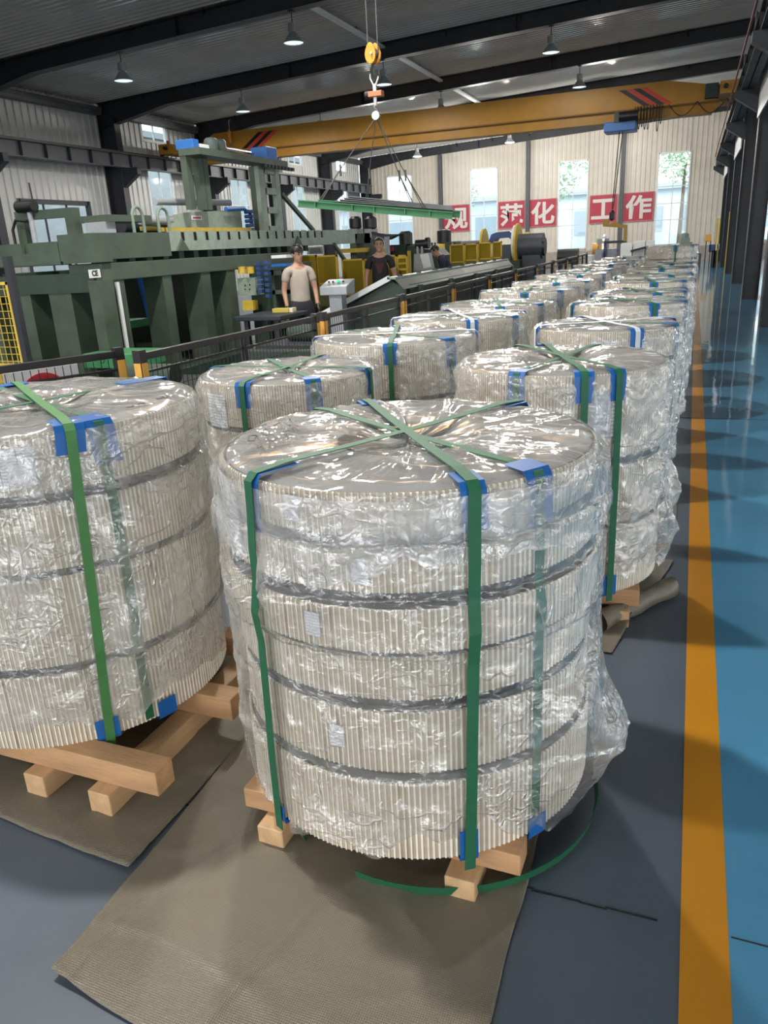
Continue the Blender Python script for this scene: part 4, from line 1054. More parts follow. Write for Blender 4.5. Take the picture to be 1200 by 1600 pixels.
MB().bb(MX - .6, MX + .1, yl0, yl1 + .4, 0, .18).build('base_rail', DGREEN, mc)
# cross side (facing the camera)
yx = yA + .05
MB().bb(-11.5, MX - .5, yx, yx + .12, 1.63, 1.9).build('cross_table', GREEN, mc)
mb = MB(); toothed(mb, -11.5, MX - .5, 1.64, 1.9, [-11.2 + .45 * k for k in range(10)], .13, .12, yx - .06, yx, 'xz'); mb.build('slotted_cross_table', GREEN, mc)
MB().bb(-11.5, MX - .1, yx, yx + .4, 1.3, 1.52).build('cross_beam', DGREEN, mc)
for x0, x1 in ((-9.95, -9.6), (-8.75, -8.35), (-8.1, -7.75), (-7.45, -7.1), (-11.1, -10.75)):
    MB().bb(x0, x1, yx + .02, yx + .45, 0, 1.31).build('leg', GREEN, mc)
mb = MB(); toothed(mb, -11.5, MX - .5, .28, .55, [-11.2 + .55 * k for k in range(9)], .16, .12, yx - .7, yx - .55, 'xz'); mb.build('slotted_base_beam', GREEN, mc)
MB().bb(-9.2, -7.2, yx + .5, yx + 1.6, .75, .85).build('inner_tray', BGREEN, mc)
mb = MB()
for k in range(6): mb.cyl((-9.6, yx + .9, .4 + .17 * k), (-8.9, yx + .9, .4 + .17 * k), .03, 8)
mb.build('inner_roller', GREYP, mc, True); mc.children[-1]['kind'] = 'stuff'
MB().bb(MX - 2.1, MX - 1.7, 8.3, 13.2, 0, 1.55).build('inner_body', DGREEN, mc)
MB().bb(-11.4, -8.7, 9.6, 10.0, 0, 1.3).build('inner_body', DGREEN, mc)
# handrail hoops on the table
for a in (222, 261):
    y = mY(a, 340); y2 = mY(a + 16, 340)
    MB().tube([(MX - .15, y, zT - .02), (MX - .15, y, zT + .18)] + [(MX - .15, y + (y2 - y) / 2 - (y2 - y) / 2 * math.cos(t), zT + .18 + .12 * math.sin(t)) for t in [k * PI / 8 for k in range(1, 8)]] + [(MX - .15, y2, zT + .18), (MX - .15, y2, zT - .02)], .022, 8).build('hand_hoop', mat('hoop_green_grey', (.2, .26, .22), .4), mc, True)
# blue lift cylinder
cxq = MX - .75; ct0 = onX(220, 430, cxq); cb0 = onX(238, 498, cxq); cylY = ct0.y
mb = MB().cyl(cb0, ct0, .07, 14); mb.build('lift_cylinder', mat('cylinder_blue', (.03, .12, .5), .35), mc, True)
MB().cyl(ct0, ct0 + (ct0 - cb0).normalized() * .09, .035, 10).build('piston_rod', CHROME, mc, True)
MB().bar(cb0 + Vector((0, 0, -.02)), (cb0.x, cb0.y, .3), .08).build('cylinder_stand', DGREEN, mc)
MB().bb(MX - .9, MX - .5, cylY - .15, cylY + .25, 0, .5).build('pump_box', GREEN, mc)
MB().bb(MX - 1.9, MX - 1.8, cylY - .3, cylY + .6, .3, 1.3).build('control_cabinet', GREYP, mc)
# carriage on the table
y0, y1 = mY2(278, 340), mY2(390, 340)
mb = MB(); mb.prism([(y0, zT + .06), (y1, zT + .06), (y1, zT + .34), (y0 + .4, zT + .27), (y0, zT + .22)], MX - .45, MX - .4, 'yz'); mb.build('carriage_plate', LGREEN, mc)
MB().bb(MX - .398, MX - .39, mY2(312, 340), mY2(328, 340), zT + .17, zT + .23).build('maker_plate', WHITEP, mc)
MB().bb(MX - .389, MX - .386, mY2(314, 340), mY2(326, 340), zT + .188, zT + .212).build('maker_stripe', RED, mc)
MB().bb(MX - 1.3, MX - .45, y0, y1, zT + .1, zT + .2).build('carriage_bed', GREEN, mc)
for k in range(2): MB().bb(MX - .3 - .3 * k, MX - .24 - .3 * k, mY2(250, 345), y1 + .1, zT + .0 + .03 * k, zT + .055 + .03 * k).build('yellow_rail', SAFE, mc)
MB().cyl((MX - .6, y0, zT + .42), (MX - .6, y1, zT + .46), .05, 10).build('grey_tube', GREYP, mc, True)
MB().cyl((MX - .8, mY2(240, 345), zT + .1), (MX - .8, y0 + .4, zT + .1), .09, 12).build('roller', STEELBLK, mc, True)
MB().cyl((MX - .45, mY2(238, 345), zT + .16), (MX - .45, y0 + .1, zT + .16), .06, 12).build('roller', GREYP, mc, True)
MB().bb(MX - .6, MX - .15, mY2(160, 345), mY2(228, 345), zT + .12, zT + .2).build('side_plate', GREEN, mc)
MB().bb(MX - .5, MX - .2, mY2(158, 350), mY2(175, 350), zT - .03, zT + .12).build('end_bracket', GREYP, mc)
MB().cyl((MX - .3, mY2(357, 325), zT + .33), (MX - .3, mY2(385, 325), zT + .35), .035, 8).build('blue_hose', BLUE, mc, True)
MB().tube([(MX - .35, mY2(385, 330), zT + .36), (MX - .3, mY2(395, 335), zT + .3), (MX - .3, mY2(397, 345), zT + .1)], .03, 8).build('blue_hose', BLUE, mc, True)
for k in range(5): MB().cyl((MX - .35, mY2(392, 345), zT + .02 + .07 * k), (MX - .2, mY2(392, 345), zT + .02 + .07 * k), .03, 8).build('hose_coupling', BLUEST, mc, True)
# portal tower
ty0, ty1 = mY2(402, 310), mY2(434, 310); tz1 = onX(415, 262, MX - .25).z
mb = MB()
tw = (ty1 - ty0)
mb.bb(MX - .26, MX - .18, ty0, ty0 + tw * .3, zT, tz1); mb.bb(MX - .26, MX - .18, ty1 - tw * .22, ty1, zT, tz1)
hh = (tz1 - zT)
for f0, f1 in ((0, .08), (.28, .38), (.58, .68), (.9, 1.0)): mb.bb(MX - .26, MX - .18, ty0 + tw * .25, ty1 - tw * .2, zT + hh * f0, zT + hh * f1)
mb.build('tower_post', LGREEN, mc)
MB().bb(MX - .36, MX - .26, ty0, ty0 + .1, zT, tz1).build('tower_side', GREEN, mc)
py0 = mY2(286, 258)
MB().bb(MX - .3, MX + .05, py0, ty1 - .1, tz1, tz1 + .09).build('top_platform', GREEN, mc)
for a in (291, 309, 317): y = mY2(a, 290); MB().bb(MX - .3, MX - .2, y, y + .12, zT + .3, tz1).build('platform_post', GREEN if a != 308 else CHROME, mc)
MB().bb(MX - .3, MX, mY2(396, 247), mY2(413, 247), tz1 + .09, tz1 + .28).build('motor_box', BLUE, mc, bevel=.01)
MB().bb(MX - .4, MX - .1, mY2(291, 252), mY2(300, 252), tz1 + .09, tz1 + .22).build('motor_box', BLUE, mc, bevel=.01)
MB().bb(MX - .4, MX - .1, mY2(302, 252), mY2(316, 252), tz1 + .09, tz1 + .17).build('white_case', WHITEP, mc, bevel=.01)
for a in (323, 336): MB().lathe([(.09, 0), (.1, .02), (.1, .17), (.07, .2)], (MX - .2, mY2(a + 5, 252), tz1 + .09), 14).build('grey_motor', mat('motor_grey_green', (.1, .14, .13), .4), mc, True)
MB().cyl((MX - .2, mY2(350, 250), tz1 + .18), (MX - .2, mY2(392, 250), tz1 + .18), .025, 8).build('chrome_shaft', CHROME, mc, True)
mb = MB()
for k in range(9): mb.bb(MX - .0, MX + .06, ty0 - .2 + k * .12, ty0 - .12 + k * .12, tz1 - .05, tz1 + .0)
mb.build('drive_chain', BLACK, mc)
MB().bar((MX - .22, mY2(437, 302), onX(437, 302, MX - .22).z), (MX - .22, mY2(488, 362), zT), .06).build('brace', GREEN, mc)
MB().bar((MX + .05, mY2(500, 385), zB), (MX + .05, mY2(518, 405), 1.4), .06).build('brace', GREEN, mc)
# small portal with a motor on the near end
nb = thing('motor_portal', 'small green portal carrying a black motor beside the slotted table', 'machine', (0, 0, 0))
yp = 8.6
q0 = onY(24, 345, yp); q1 = onY(101, 340, yp)
for q in (q0, q1): MB().bb(q.x, q.x + .14, yp, yp + .14, 1.9, q0.z).build('post', GREEN, nb)
MB().bb(q0.x, q1.x + .14, yp, yp + .14, q0.z - .0, q0.z + .11).build('top_beam', GREEN, nb)
MB().bb(q0.x - .1, q1.x + .3, yp - .1, yp + .3, 1.8, 1.92).build('base_beam', GREEN, nb)
mp_ = onY(50, 337, yp)
MB().cyl((mp_.x - .17, yp - .05, q0.z + .16), (mp_.x + .12, yp - .05, q0.z + .16), .075, 14).build('motor', BLACK, nb, True)
MB().cyl((mp_.x, yp - .03, 1.9), (mp_.x, yp - .03, q0.z + .1), .035, 10).build('screw', GREYP, nb, True)
MB().tube([(mp_.x - .28, yp - .1, 1.9), (mp_.x - .28, yp - .1, 2.1), (mp_.x - .2, yp - .1, 2.22), (mp_.x, yp - .1, 2.2)], .02, 6).build('hose', BLACK, nb, True)
MB().tube([(mp_.x + .06, yp, q0.z + .2), (mp_.x + .05, yp, q0.z + .45)], .012, 6).build('antenna', BLACK, nb, True)
# leftmost yellow mesh gate
yg = 6.4
g = thing('mesh_gate', 'yellow mesh gate with dark post at the left edge', 'gate', (0, 0, 0))
a = onY(0, 500, yg); b = onY(26, 500, yg)
MB().bb(b.x + .0, b.x + .07, yg - .03, yg + .04, 0, 1.75).build('post', STEELBLK, g)
MB().bb(b.x - .04, b.x - .01, yg - .02, yg + .02, .1, 1.5).bb(b.x - .8, b.x - .77, yg - .02, yg + .02, .1, 1.5).bb(b.x - .8, b.x - .01, yg - .02, yg + .02, 1.47, 1.5).bb(b.x - .8, b.x - .01, yg - .02, yg + .02, .62, .65).bb(b.x - .8, b.x - .01, yg - .02, yg + .02, .1, .13).build('frame', SAFE, g)
mb = MB()
for k in range(18): mb.bb(b.x - .8, b.x - .03, yg - .003, yg + .003, .15 + .075 * k, .156 + .075 * k)
for k in range(10): mb.bb(b.x - .77 + .075 * k, b.x - .764 + .075 * k, yg - .003, yg + .003, .12, 1.48)
mb.build('wire_mesh', SAFE, g); g.children[-1]['kind'] = 'stuff'
MB().bb(b.x - .78, b.x - .03, yg + .02, yg + .026, .12, .62).build('lower_panel', mat('amber_panel', (.33, .26, .05), .4), g)

# feed unit with cable chains next to the man in the pale shirt
fu = thing('feed_unit', 'green feed unit with hanging blue cable chains under the table end', 'machine', (0, 0, 0))
FY = 10.9
def px_box(mb, x0, y0, x1, y1, Y, dep):
    a = onY(x0, y1, Y); b = onY(x1, y0, Y); mb.bb(a.x, b.x, Y, Y + dep, a.z, b.z); return mb
def px_floor(mb, x0, y0, x1, Y, dep):
    a = onY(x0, y0, Y); b = onY(x1, y0, Y); mb.bb(a.x, b.x, Y, Y + dep, 0, a.z); return mb
mb = MB(); a = onY(422, 422, FY); b = onY(446, 422, FY); w = b.x - a.x
mb.bb(a.x, a.x + w * .2, FY, FY + .3, 0, a.z); mb.bb(b.x - w * .25, b.x, FY, FY + .3, 0, a.z)
for z0, z1 in ((a.z - .08, a.z), (a.z - .36, a.z - .3), (.55, .62), (0, .3)): mb.bb(a.x, b.x, FY, FY + .3, z0, z1)
mb.build('frame_post', GREEN, fu)
for cx_, top, bot in ((405, 412, 455), (417, 410, 462)):
    for k in range(7):
        py = top + (bot - top) * k / 6; q = onY(cx_ + .6 * k, py, FY - .15)
        MB().bb(q.x - .035, q.x + .035, FY - .2, FY - .1, q.z - .024, q.z + .024).build('chain_link', BLUEST, fu)
mb = MB(); px_box(mb, 424, 398, 447, 404, FY - .1, .3); mb.build('valve_block', WHITEP, fu); 
mb = MB(); px_box(mb, 424, 412, 446, 417, FY - .1, .3); mb.build('valve_block', BLUE, fu)
for cx_ in (378, 391): q = onY(cx_, 422, FY); MB().cyl((q.x, FY, q.z - .05), (q.x, FY, q.z + .05), .06, 12).build('yellow_roller', SAFE, fu, True)
mb = MB(); px_box(mb, 373, 434, 398, 462, FY, .25); mb.build('green_box', LGREEN, fu)
mb = MB()
for dx, dy in ((383, 446), (390, 445), (383, 452), (390, 452)): q = onY(dx, dy, FY - .005); mb.cyl((q.x, FY - .006, q.z), (q.x, FY, q.z), .012, 8)
mb.build('bolt', BLACK, fu); fu.children[-1]['kind'] = 'stuff'
mb = MB(); px_floor(mb, 388, 415, 452, FY + .45, .8); mb.build('dark_housing', DGREEN, fu)
mb = MB(); px_box(mb, 380, 470, 395, 485, FY - .1, .15); mb.build('yellow_bracket', SAFE, fu)
# low tray and dark table in front
tr_ = thing('steel_table', 'low dark steel table in front of the man in the pale shirt', 'table', (0, 0, 0))
a = onZ(400, 490, .84); b = onZ(494, 482, .84)
TY = min(a.y, b.y) - .35
MB().bb(a.x - .1, b.x, TY - .1, TY + .75, .78, .84).build('table_top', STEELBLK, tr_, bevel=.01)
for x in (a.x + .05, b.x - .1):
    for y in (TY, TY + .65): MB().bb(x - .03, x + .03, y - .03, y + .03, 0, .78).build('leg', STEELBLK, tr_)
MB().bb(a.x - .0, b.x - .15, TY, TY + .6, .25, .3).build('lower_shelf', BGREEN, tr_)
q = onY(484, 478, TY + .5)
yb_ = thing('yellow_box', 'small yellow box lying on the dark steel table', 'box', (b.x - .25, TY + .5, .84))
MB().bb(-.16, .1, -.07, .07, 0, .055).build('body', mat('pale_yellow_box', (.5, .42, .08), .5), yb_, bevel=.004)
MB().bb(.105, .16, -.06, .06, 0, .06).build('end_cap', mat('cream_cap', (.7, .65, .45), .5), yb_, bevel=.004)
gt = thing('green_trough', 'long bright green low trough behind the second fence panel', 'trough', (0, 0, 0))
a = onZ(388, 500, .62); b = onZ(476, 494, .62)
MB().bb(a.x, b.x + .0, 7.35, 7.9, .45, .62).build('trough_body', BGREEN, gt, bevel=.01)
for x in (a.x + .1, b.x - .1): MB().bb(x - .05, x + .05, 7.4, 7.85, 0, .45).build('support', DGREEN, gt)
me = text_mesh('stencil', 'D', .1, INK, .001)
for v in me.vertices: x, y, z = v.co; v.co = ((a.x + b.x) / 2 - .1 + x, 7.348 - z, .54 + y)
link('stencil_letter', me, gt)

# tilted conveyor bed behind the fence
cv = thing('tilted_conveyor', 'long tilted green conveyor bed with pale edge behind the fence', 'conveyor', (0, 0, 0))
Y0c, Y1c = 10.0, 17.0
tp = onY(607, 433, Y0c); bt = onY(487, 498, Y0c)
te = onY(795, 407, Y1c)
def slab(mb, o0, o1, ya, yb, t0, t1, x_a=0.0, x_b=1.0):
    """slab along the tilted section from bt to tp"""
    d = Vector((tp.x - bt.x, 0, tp.z - bt.z)); n = Vector((-d.z, 0, d.x)).normalized()
    P = [bt + d * x_a + n * t0, bt + d * x_b + n * t0, bt + d * x_b + n * t1, bt + d * x_a + n * t1]
    mb.prism([(p.x, p.z) for p in P], ya, yb); return mb
slab(MB(), 0, 0, Y0c + .05, Y1c, -.05, -.01).build('bed_plate', GREEN, cv)
slab(MB(), 0, 0, Y0c - .0, Y0c + .06, -.05, .02).build('pale_end_edge', WHITEP, cv)
mb = MB(); mb.bb(tp.x - .02, tp.x + .10, Y0c, Y1c, tp.z - .03, tp.z + .0); mb.build('top_rail', LGREEN, cv)
mb = MB(); mb.prism([(tp.x + .08, tp.z - .03), (tp.x + .1, tp.z - .03), (tp.x + .22, tp.z - .16), (tp.x + .2, tp.z - .16)], Y0c, Y1c); mb.build('side_plate', GREEN, cv)
mb = MB(); mb.prism([(tp.x + .0, tp.z - .05), (tp.x + .2, tp.z - .16), (tp.x + .2, .35), (bt.x + .25, .35), (bt.x + .1, bt.z - .08)], Y0c + .1, Y0c + .14); mb.build('end_web', DGREEN, cv)
MB().bb(tp.x + .14, tp.x + .19, Y0c + .3, Y1c, .3, tp.z - .12).build('side_web', DGREEN, cv)
for k in range(5):
    y = Y0c + .6 + 1.55 * k
    MB().bb(tp.x + .1, tp.x + .24, y, y + .14, 0, tp.z - .14).build('leg', GREEN, cv); MB().bb(bt.x + .1, bt.x + .2, y, y + .14, 0, bt.z - .05).build('leg', GREEN, cv)
bm_ = MB().cyl((.07, 0, 0), (0, 0, 0), .02, 8).mesh('bolt', STEELBLK)
for k in range(9): o = link('bolt', bm_, cv); o.location = (tp.x + .02, Y0c + .3 + .8 * k, tp.z + .005)
# dark equipment low behind the fence
for i, (xa, xb, ya, yb2, zz, lab) in enumerate(((-5.2, -3.7, 5.2, 6.6, .5, 'low dark green hydraulic unit behind the first straight fence panel'), (-5.0, -3.7, 8.2, 9.3, .55, 'low dark green drive unit behind the second straight fence panel'),)):
    t = thing('hydraulic_unit', lab, 'machine', (0, 0, 0))
    MB().bb(xa, xb, ya, yb2, 0, zz).build('tank', DGREEN, t, bevel=.02)
    MB().bb(xa + .1, xb - .1, ya + .1, yb2 - .1, zz, zz + .04).build('lid', STEELBLK, t)
    MB().cyl((xa + .35, (ya + yb2) / 2, zz + .14), (xa + .85, (ya + yb2) / 2, zz + .14), .1, 14).build('motor', DGREEN, t, True)
    mb = MB()
    for k in range(6): mb.bb(xa + .2 + .16 * k, xa + .26 + .16 * k, ya - .004, ya, zz * .3, zz * .75)
    mb.build('vent_slots', BLACK, t)
# operator console
co = thing('operator_console', 'light grey pedestal console with a green button', 'console', (0, 0, 0))
Yc = 9.6
a = onY(500, 462, Yc); b = onY(541, 447, Yc); a2 = onY(502, 440, Yc)
mb = MB(); mb.prism([(Yc, a.z), (Yc + .28, a.z), (Yc + .3, b.z + .08), (Yc, b.z + .0)], a.x, b.x, 'yz'); mb.build('head', GREYP, co, bevel=.01)
MB().bb((a.x + b.x) / 2 - .09, (a.x + b.x) / 2 + .09, Yc + .06, Yc + .22, 0, a.z).build('pedestal', GREYP, co)
MB().bb((a.x + b.x) / 2 - .25, (a.x + b.x) / 2 + .25, Yc - .05, Yc + .35, 0, .03).build('base_plate', GREYP, co)
zb_ = b.z + .045
MB().lathe([(.022, 0), (.022, .02), (.012, .026)], ((a.x + b.x) / 2 + .02, Yc + .15, zb_), 12).build('green_button', mat('button_green', (.02, .55, .25), .3, emit=.6), co, True)
for dx in (-.12, -.06, .09): MB().lathe([(.014, 0), (.014, .018)], ((a.x + b.x) / 2 + dx, Yc + .15, zb_), 10).build('button', BLACK, co, True)

# yellow guard panels
AMB = bpy.data.materials.new('amber_mesh_infill'); AMB.use_nodes = True
nt = AMB.node_tree; nt.nodes.clear(); L = nt.links.new
out = nn(nt, 'ShaderNodeOutputMaterial'); tb = nn(nt, 'ShaderNodeBsdfTransparent'); tb.inputs[0].default_value = (.55, .42, .1, 1)
db = nn(nt, 'ShaderNodeBsdfDiffuse'); db.inputs[0].default_value = (.42, .31, .04, 1); mx_ = nn(nt, 'ShaderNodeMixShader', i_0=.55)
L(tb.outputs[0], mx_.inputs[1]); L(db.outputs[0], mx_.inputs[2]); L(mx_.outputs[0], out.inputs[0])
GP = [(470, 398, 494, 448, 13.6), (496, 398, 526, 445, 13.6), (537, 404, 568, 462, 14.3), (570, 403, 606, 455, 14.5), (606, 398, 619, 450, 14.7), (622, 398, 636, 448, 14.7), (703, 381, 725, 411, 19.5), (726, 380, 746, 408, 19.8), (747, 378, 768, 406, 20.1), (769, 377, 784, 404, 20.4)]
for i, (x0, y0, x1, y1, Y) in enumerate(GP):
    a = onY(x0, y1, Y); b = onY(x1, y0, Y)
    lab = ('yellow framed guard panel of the near guard row, ' if i < 6 else 'yellow guard panel of the far row before the decoiler, ') + ORD[i if i < 6 else i - 6] + ' from the left'
    t = thing('safety_guard', lab, 'safety guard', (0, 0, 0), 0, 'yellow machine guard panels')
    fw = .03
    mb = MB(); zl = a.z
    mb.bb(a.x, a.x + fw, Y, Y + .04, 0.05, b.z); mb.bb(b.x - fw, b.x, Y, Y + .04, 0.05, b.z); mb.bb(a.x, b.x, Y, Y + .04, b.z - fw, b.z); mb.bb(a.x, b.x, Y, Y + .04, zl, zl + fw); mb.bb(a.x, b.x, Y, Y + .04, .05, .1)
    mb.build('frame', SAFE, t)
    MB().bb(a.x + fw, b.x - fw, Y + .017, Y + .021, zl + fw, b.z - fw).build('infill', AMB, t)
    MB().bb(a.x + fw, b.x - fw, Y + .012, Y + .026, .1, zl).build('kick_panel', mat('olive_panel', (.16, .16, .06), .5), t)
    if i in (5,):
        mb = MB()
        for k in range(5): mb.bb(a.x, b.x, Y - .01, Y, zl + .08 + k * .11, zl + .12 + k * .11)
        mb.build('slat', SAFE, t)
# machines behind the guards: each block from its place in the hall
def unit(name, label, cat, parts, Y):
    t = thing(name, label, cat, (0, 0, 0))
    for pn_, kind, args, m in parts:
        mb = MB()
        if kind == 'box': px_box(mb, *args[:4], Y + (args[5] if len(args) > 5 else 0), args[4])
        elif kind == 'floor': px_floor(mb, *args[:3], Y + (args[4] if len(args) > 4 else 0), args[3])
        elif kind == 'cylx':
            x0, y0, x1, r = args[:4]; p = onY(x0, y0, Y); q = onY(x1, y0, Y); mb.cyl((p.x, Y + r, p.z), (q.x, Y + r, p.z), r, 18)
        elif kind == 'cylz':
            x0, y0, y1, r = args[:4]; p = onY(x0, y0, Y); q = onY(x0, y1, Y); mb.lathe([(r * .7, q.z), (r, q.z + .03), (r, p.z - .05), (r * .6, p.z)], (p.x, Y + r, 0), 14)
        elif kind == 'cylf':
            x0, y0, r = args[:3]; p = onY(x0, y0, Y); mb.cyl((p.x, Y + r, 0), (p.x, Y + r, p.z), r, 14)
        elif kind == 'disc':
            x0, y0, r = args[:3]; p = onY(x0, y0, Y); mb.lathe([(.05, -.03), (r, -.03), (r, .03), (.05, .03)], (p.x, Y + (args[3] if len(args) > 3 else 0), p.z), 26, axis='x')
        elif kind == 'poly': poly_on_Y(mb, args[0], Y + (args[2] if len(args) > 2 else 0), args[1])
        mb.build(pn_, m, t, kind in ('cylx', 'cylz', 'cylf', 'disc'))
    return t
unit('levelling_unit', 'dark green levelling machine with two upright motors behind the man in black', 'machine', [
    ('upright_motor', 'cylz', (551, 338, 358, .14), BLACK), ('upright_motor', 'cylz', (575, 338, 358, .14), BLACK),
    ('gearbox', 'box', (545, 357, 557, 375, .4), LGREEN), ('gearbox', 'box', (570, 357, 580, 375, .4), GREYP),
    ('cross_head', 'box', (555, 364, 578, 381, .5), DGREEN), ('frame_post', 'floor', (569, 372, 580, .5), GREEN), ('frame_post', 'floor', (546, 372, 556, .5), GREEN),
    ('yellow_beam', 'box', (524, 387, 572, 396, .3, -.2), SAFE), ('yellow_beam', 'box', (590, 386, 598, 398, .3, -.2), SAFE),
    ('arm', 'poly', ([(580, 362), (604, 366), (622, 366), (606, 374), (598, 376)], .3), STEELBLK), ('grey_ladder_post', 'floor', (600, 370, 606, .1, -.3), GREYP), ('screen', 'box', (484, 387, 500, 396, .1, -.8), GREYP), ('screen_frame', 'box', (480, 385, 504, 398, .05, -.72), WHITEP)], 17.0)
unit('pump_station', 'dark green pump station with one upright motor left of the grey desk', 'machine', [
    ('tank', 'floor', (608, 383, 634, 1.0), DGREEN), ('upright_motor', 'cylz', (630, 361, 384, .16), BLACK), ('red_valve', 'box', (610, 386, 613, 393, .1, -.1), RED), ('side_tank', 'floor', (636, 385, 655, .4), DGREEN), ('yellow_guard', 'floor', (636, 392, 640, .1, -.2), SAFE)], 18.0)
unit('control_desk', 'light grey sloping control desk with black motor on top', 'desk', [
    ('desk_body', 'poly', ([(647, 397), (658, 396), (664, 425), (646, 425)], .7), GREYP), ('white_sheet', 'poly', ([(656, 398), (668, 396), (673, 417), (662, 420)], .05, -.06), WHITEP), ('motor', 'cylx', (648, 382, 667, .09), BLACK), ('motor_cap', 'cylx', (663, 380, 668, .11), BLACK), ('prop', 'box', (651, 385, 653, 398, .05), GREYP), ('prop', 'box', (658, 385, 660, 398, .05), GREYP), ('desk_base', 'floor', (646, 424, 664, .7), GREYP)], 15.5)
unit('round_tank', 'dark green round-backed tank behind the crouching worker', 'machine', [('tank', 'poly', ([(658, 425), (658, 392), (664, 389), (672, 390), (682, 400), (683, 425)], 1.2), DGREEN), ('rail', 'box', (674, 379, 675.5, 400, .05), STEELBLK), ('rail', 'box', (674, 379, 692, 380.5, .05), STEELBLK), ('rail', 'box', (679, 379, 680, 400, .05), STEELBLK)], 18.5)
unit('dark_cabinet', 'dark green cabinet with yellow bollard and black upright motor before the end wall', 'cabinet', [('cabinet', 'floor', (695, 378, 712, 1.0), DGREEN), ('conduit', 'box', (706, 379, 707.5, 392, .05, -.06), GREYP), ('bollard', 'cylf', (692, 384, .12), SAFE), ('upright_motor', 'cylz', (690.5, 358, 381, .22), BLACK)], 24.0)
unit('decoiler', 'blue and black decoiler with drum and yellow flange discs', 'machine', [
    ('drum', 'cylx', (806, 386, 846, .36), mat('dark_blue_grey_drum', (.05, .056, .07), .45)), ('drum_cap', 'cylx', (846, 386, 850, .25), BLACK), ('flange', 'disc', (806, 384, .62, .3), SAFE), ('flange', 'disc', (803, 380, .5, .2), WHITEP), ('flange', 'disc', (754, 385, .5, .2), SAFE),
    ('housing', 'floor', (772, 383, 798, 1.1), mat('decoiler_dark', (.05, .07, .075), .45)), ('arm', 'poly', ([(762, 380), (768, 366), (776, 363), (796, 361), (804, 371), (804, 378), (794, 371), (774, 373), (768, 382)], .6, -.2), BLUEST), ('pedestal', 'floor', (816, 393, 844, 1.0, .1), mat('dark_blue_grey_drum', (.05, .056, .07), .45)), ('mandrel', 'cylx', (719, 386, 754, .17), mat('mandrel_grey', (.12, .13, .15), .4)), ('red_lamp', 'box', (775, 378, 778, 386, .1, -.1), RED), ('foot', 'floor', (786, 408, 812, 1.2, -.2), DGREEN)], 23.5)
unit('recoiler', 'small grey recoiler head with blue motor at the far end of the fence', 'machine', [('column', 'cylf', (941, 373, .22), GREYP), ('head', 'disc', (944, 389, .5, 0), CHROME), ('hub', 'disc', (946, 391, .3, -.05), BLUEST), ('body', 'floor', (930, 390, 960, .9), GREYP), ('orange_arm', 'box', (936, 382, 941, 390, .2), ORANGE), ('hose', 'cylx', (925, 389, 934, .2), ORANGE)], 31.0)
unit('roller_table', 'long black roll lying on a low stand at the far end of the hall', 'roller', [('roll', 'cylx', (870, 402, 902, .3), BLACK), ('stand', 'floor', (872, 405, 878, .4), STEELBLK), ('stand', 'floor', (894, 404, 900, .4), STEELBLK), ('silver_cover', 'floor', (902, 400, 925, .8, .2), WHITEP)], 33.0)
unit('white_machine', 'white machine housings on the far floor right of the wind post', 'machine', [('housing', 'floor', (970, 381, 988, 1.0), WHITEP), ('housing', 'floor', (990, 377, 1008, 1.0), WHITEP), ('housing', 'floor', (1010, 376, 1022, 1.0), WHITEP), ('black_chute', 'poly', ([(985, 391), (1012, 384), (1012, 387), (985, 394)], .3, -.3), BLACK)], 42.0)
unit('milling_machine', 'grey-green upright machine at the far end of the aisle row', 'machine', [('column', 'floor', (1064, 372, 1078, .7), mat('grey_green_machine', (.2, .26, .22), .4)), ('head', 'box', (1061, 378, 1082, 392, .6, -.2), mat('grey_green_machine', (.2, .26, .22), .4)), ('knob', 'cylz', (1070, 364, 373, .18), mat('grey_green_machine', (.2, .26, .22), .4)), ('table', 'box', (1080, 390, 1094, 396, .6), GREYP), ('cabinet', 'floor', (1076, 397, 1096, .7), GREEN)], 38.0)
unit('tool_stand', 'cluttered tool stand with orange board beside the far aisle columns', 'stand', [('orange_board', 'box', (1101, 366, 1112, 378, .08), ORANGE), ('post', 'floor', (1103, 376, 1104.5, .08), STEELBLK), ('post', 'floor', (1110, 376, 1111.5, .08), STEELBLK), ('bag', 'box', (1107, 382, 1118, 394, .3), BLUEST), ('white_rag', 'box', (1119, 381, 1124, 390, .1), WHITEP), ('cabinet', 'floor', (1112, 392, 1121, .5), STEELBLK), ('yellow_pole', 'floor', (1120.5, 341, 1123, .1), SAFE), ('yellow_pole', 'floor', (1124.5, 341, 1126.5, .1), SAFE)], 38.5)

# ================================================================ outside
GR = mat('outside_paving', (.35, .36, .34), .8, var=.1)
o = MB().bb(-70, 60, YE + .4, 110, -.3, -.05).bb(-70, XL - .4, YB - 30, YE + .4, -.3, -.05).bb(XR + .4, 60, YB - 30, YE + .4, -.3, -.05).bb(XL - .4, XR + .4, YB - 30, YB - .4, -.3, -.05).build('outside_ground', GR); struct(o, 'pale paving outside the hall')
nbh = thing('neighbour_hall', 'pale grey-blue factory hall seen through the end windows', 'building', (0, 0, 0))
MB().bb(-30, 26, 66, 80, 0, 4.6).build('wall', mat('neighbour_wall', (.66, .72, .8), .6, var=.05), nbh)
MB().bb(-30.4, 26.4, 65.6, 80.4, 4.6, 5.0).build('roof', mat('neighbour_roof', (.55, .6, .66), .6), nbh)
for k in range(14): MB().bb(-29 + 4 * k, -26.4 + 4 * k, 65.94, 65.99, 1.6, 3.4).build('window', mat('neighbour_glass', (.38, .45, .52), .2), nbh)
LEAF = mat('pale_foliage', (.45, .58, .4), .6, var=.3, vscale=1.5)
random.seed(8)
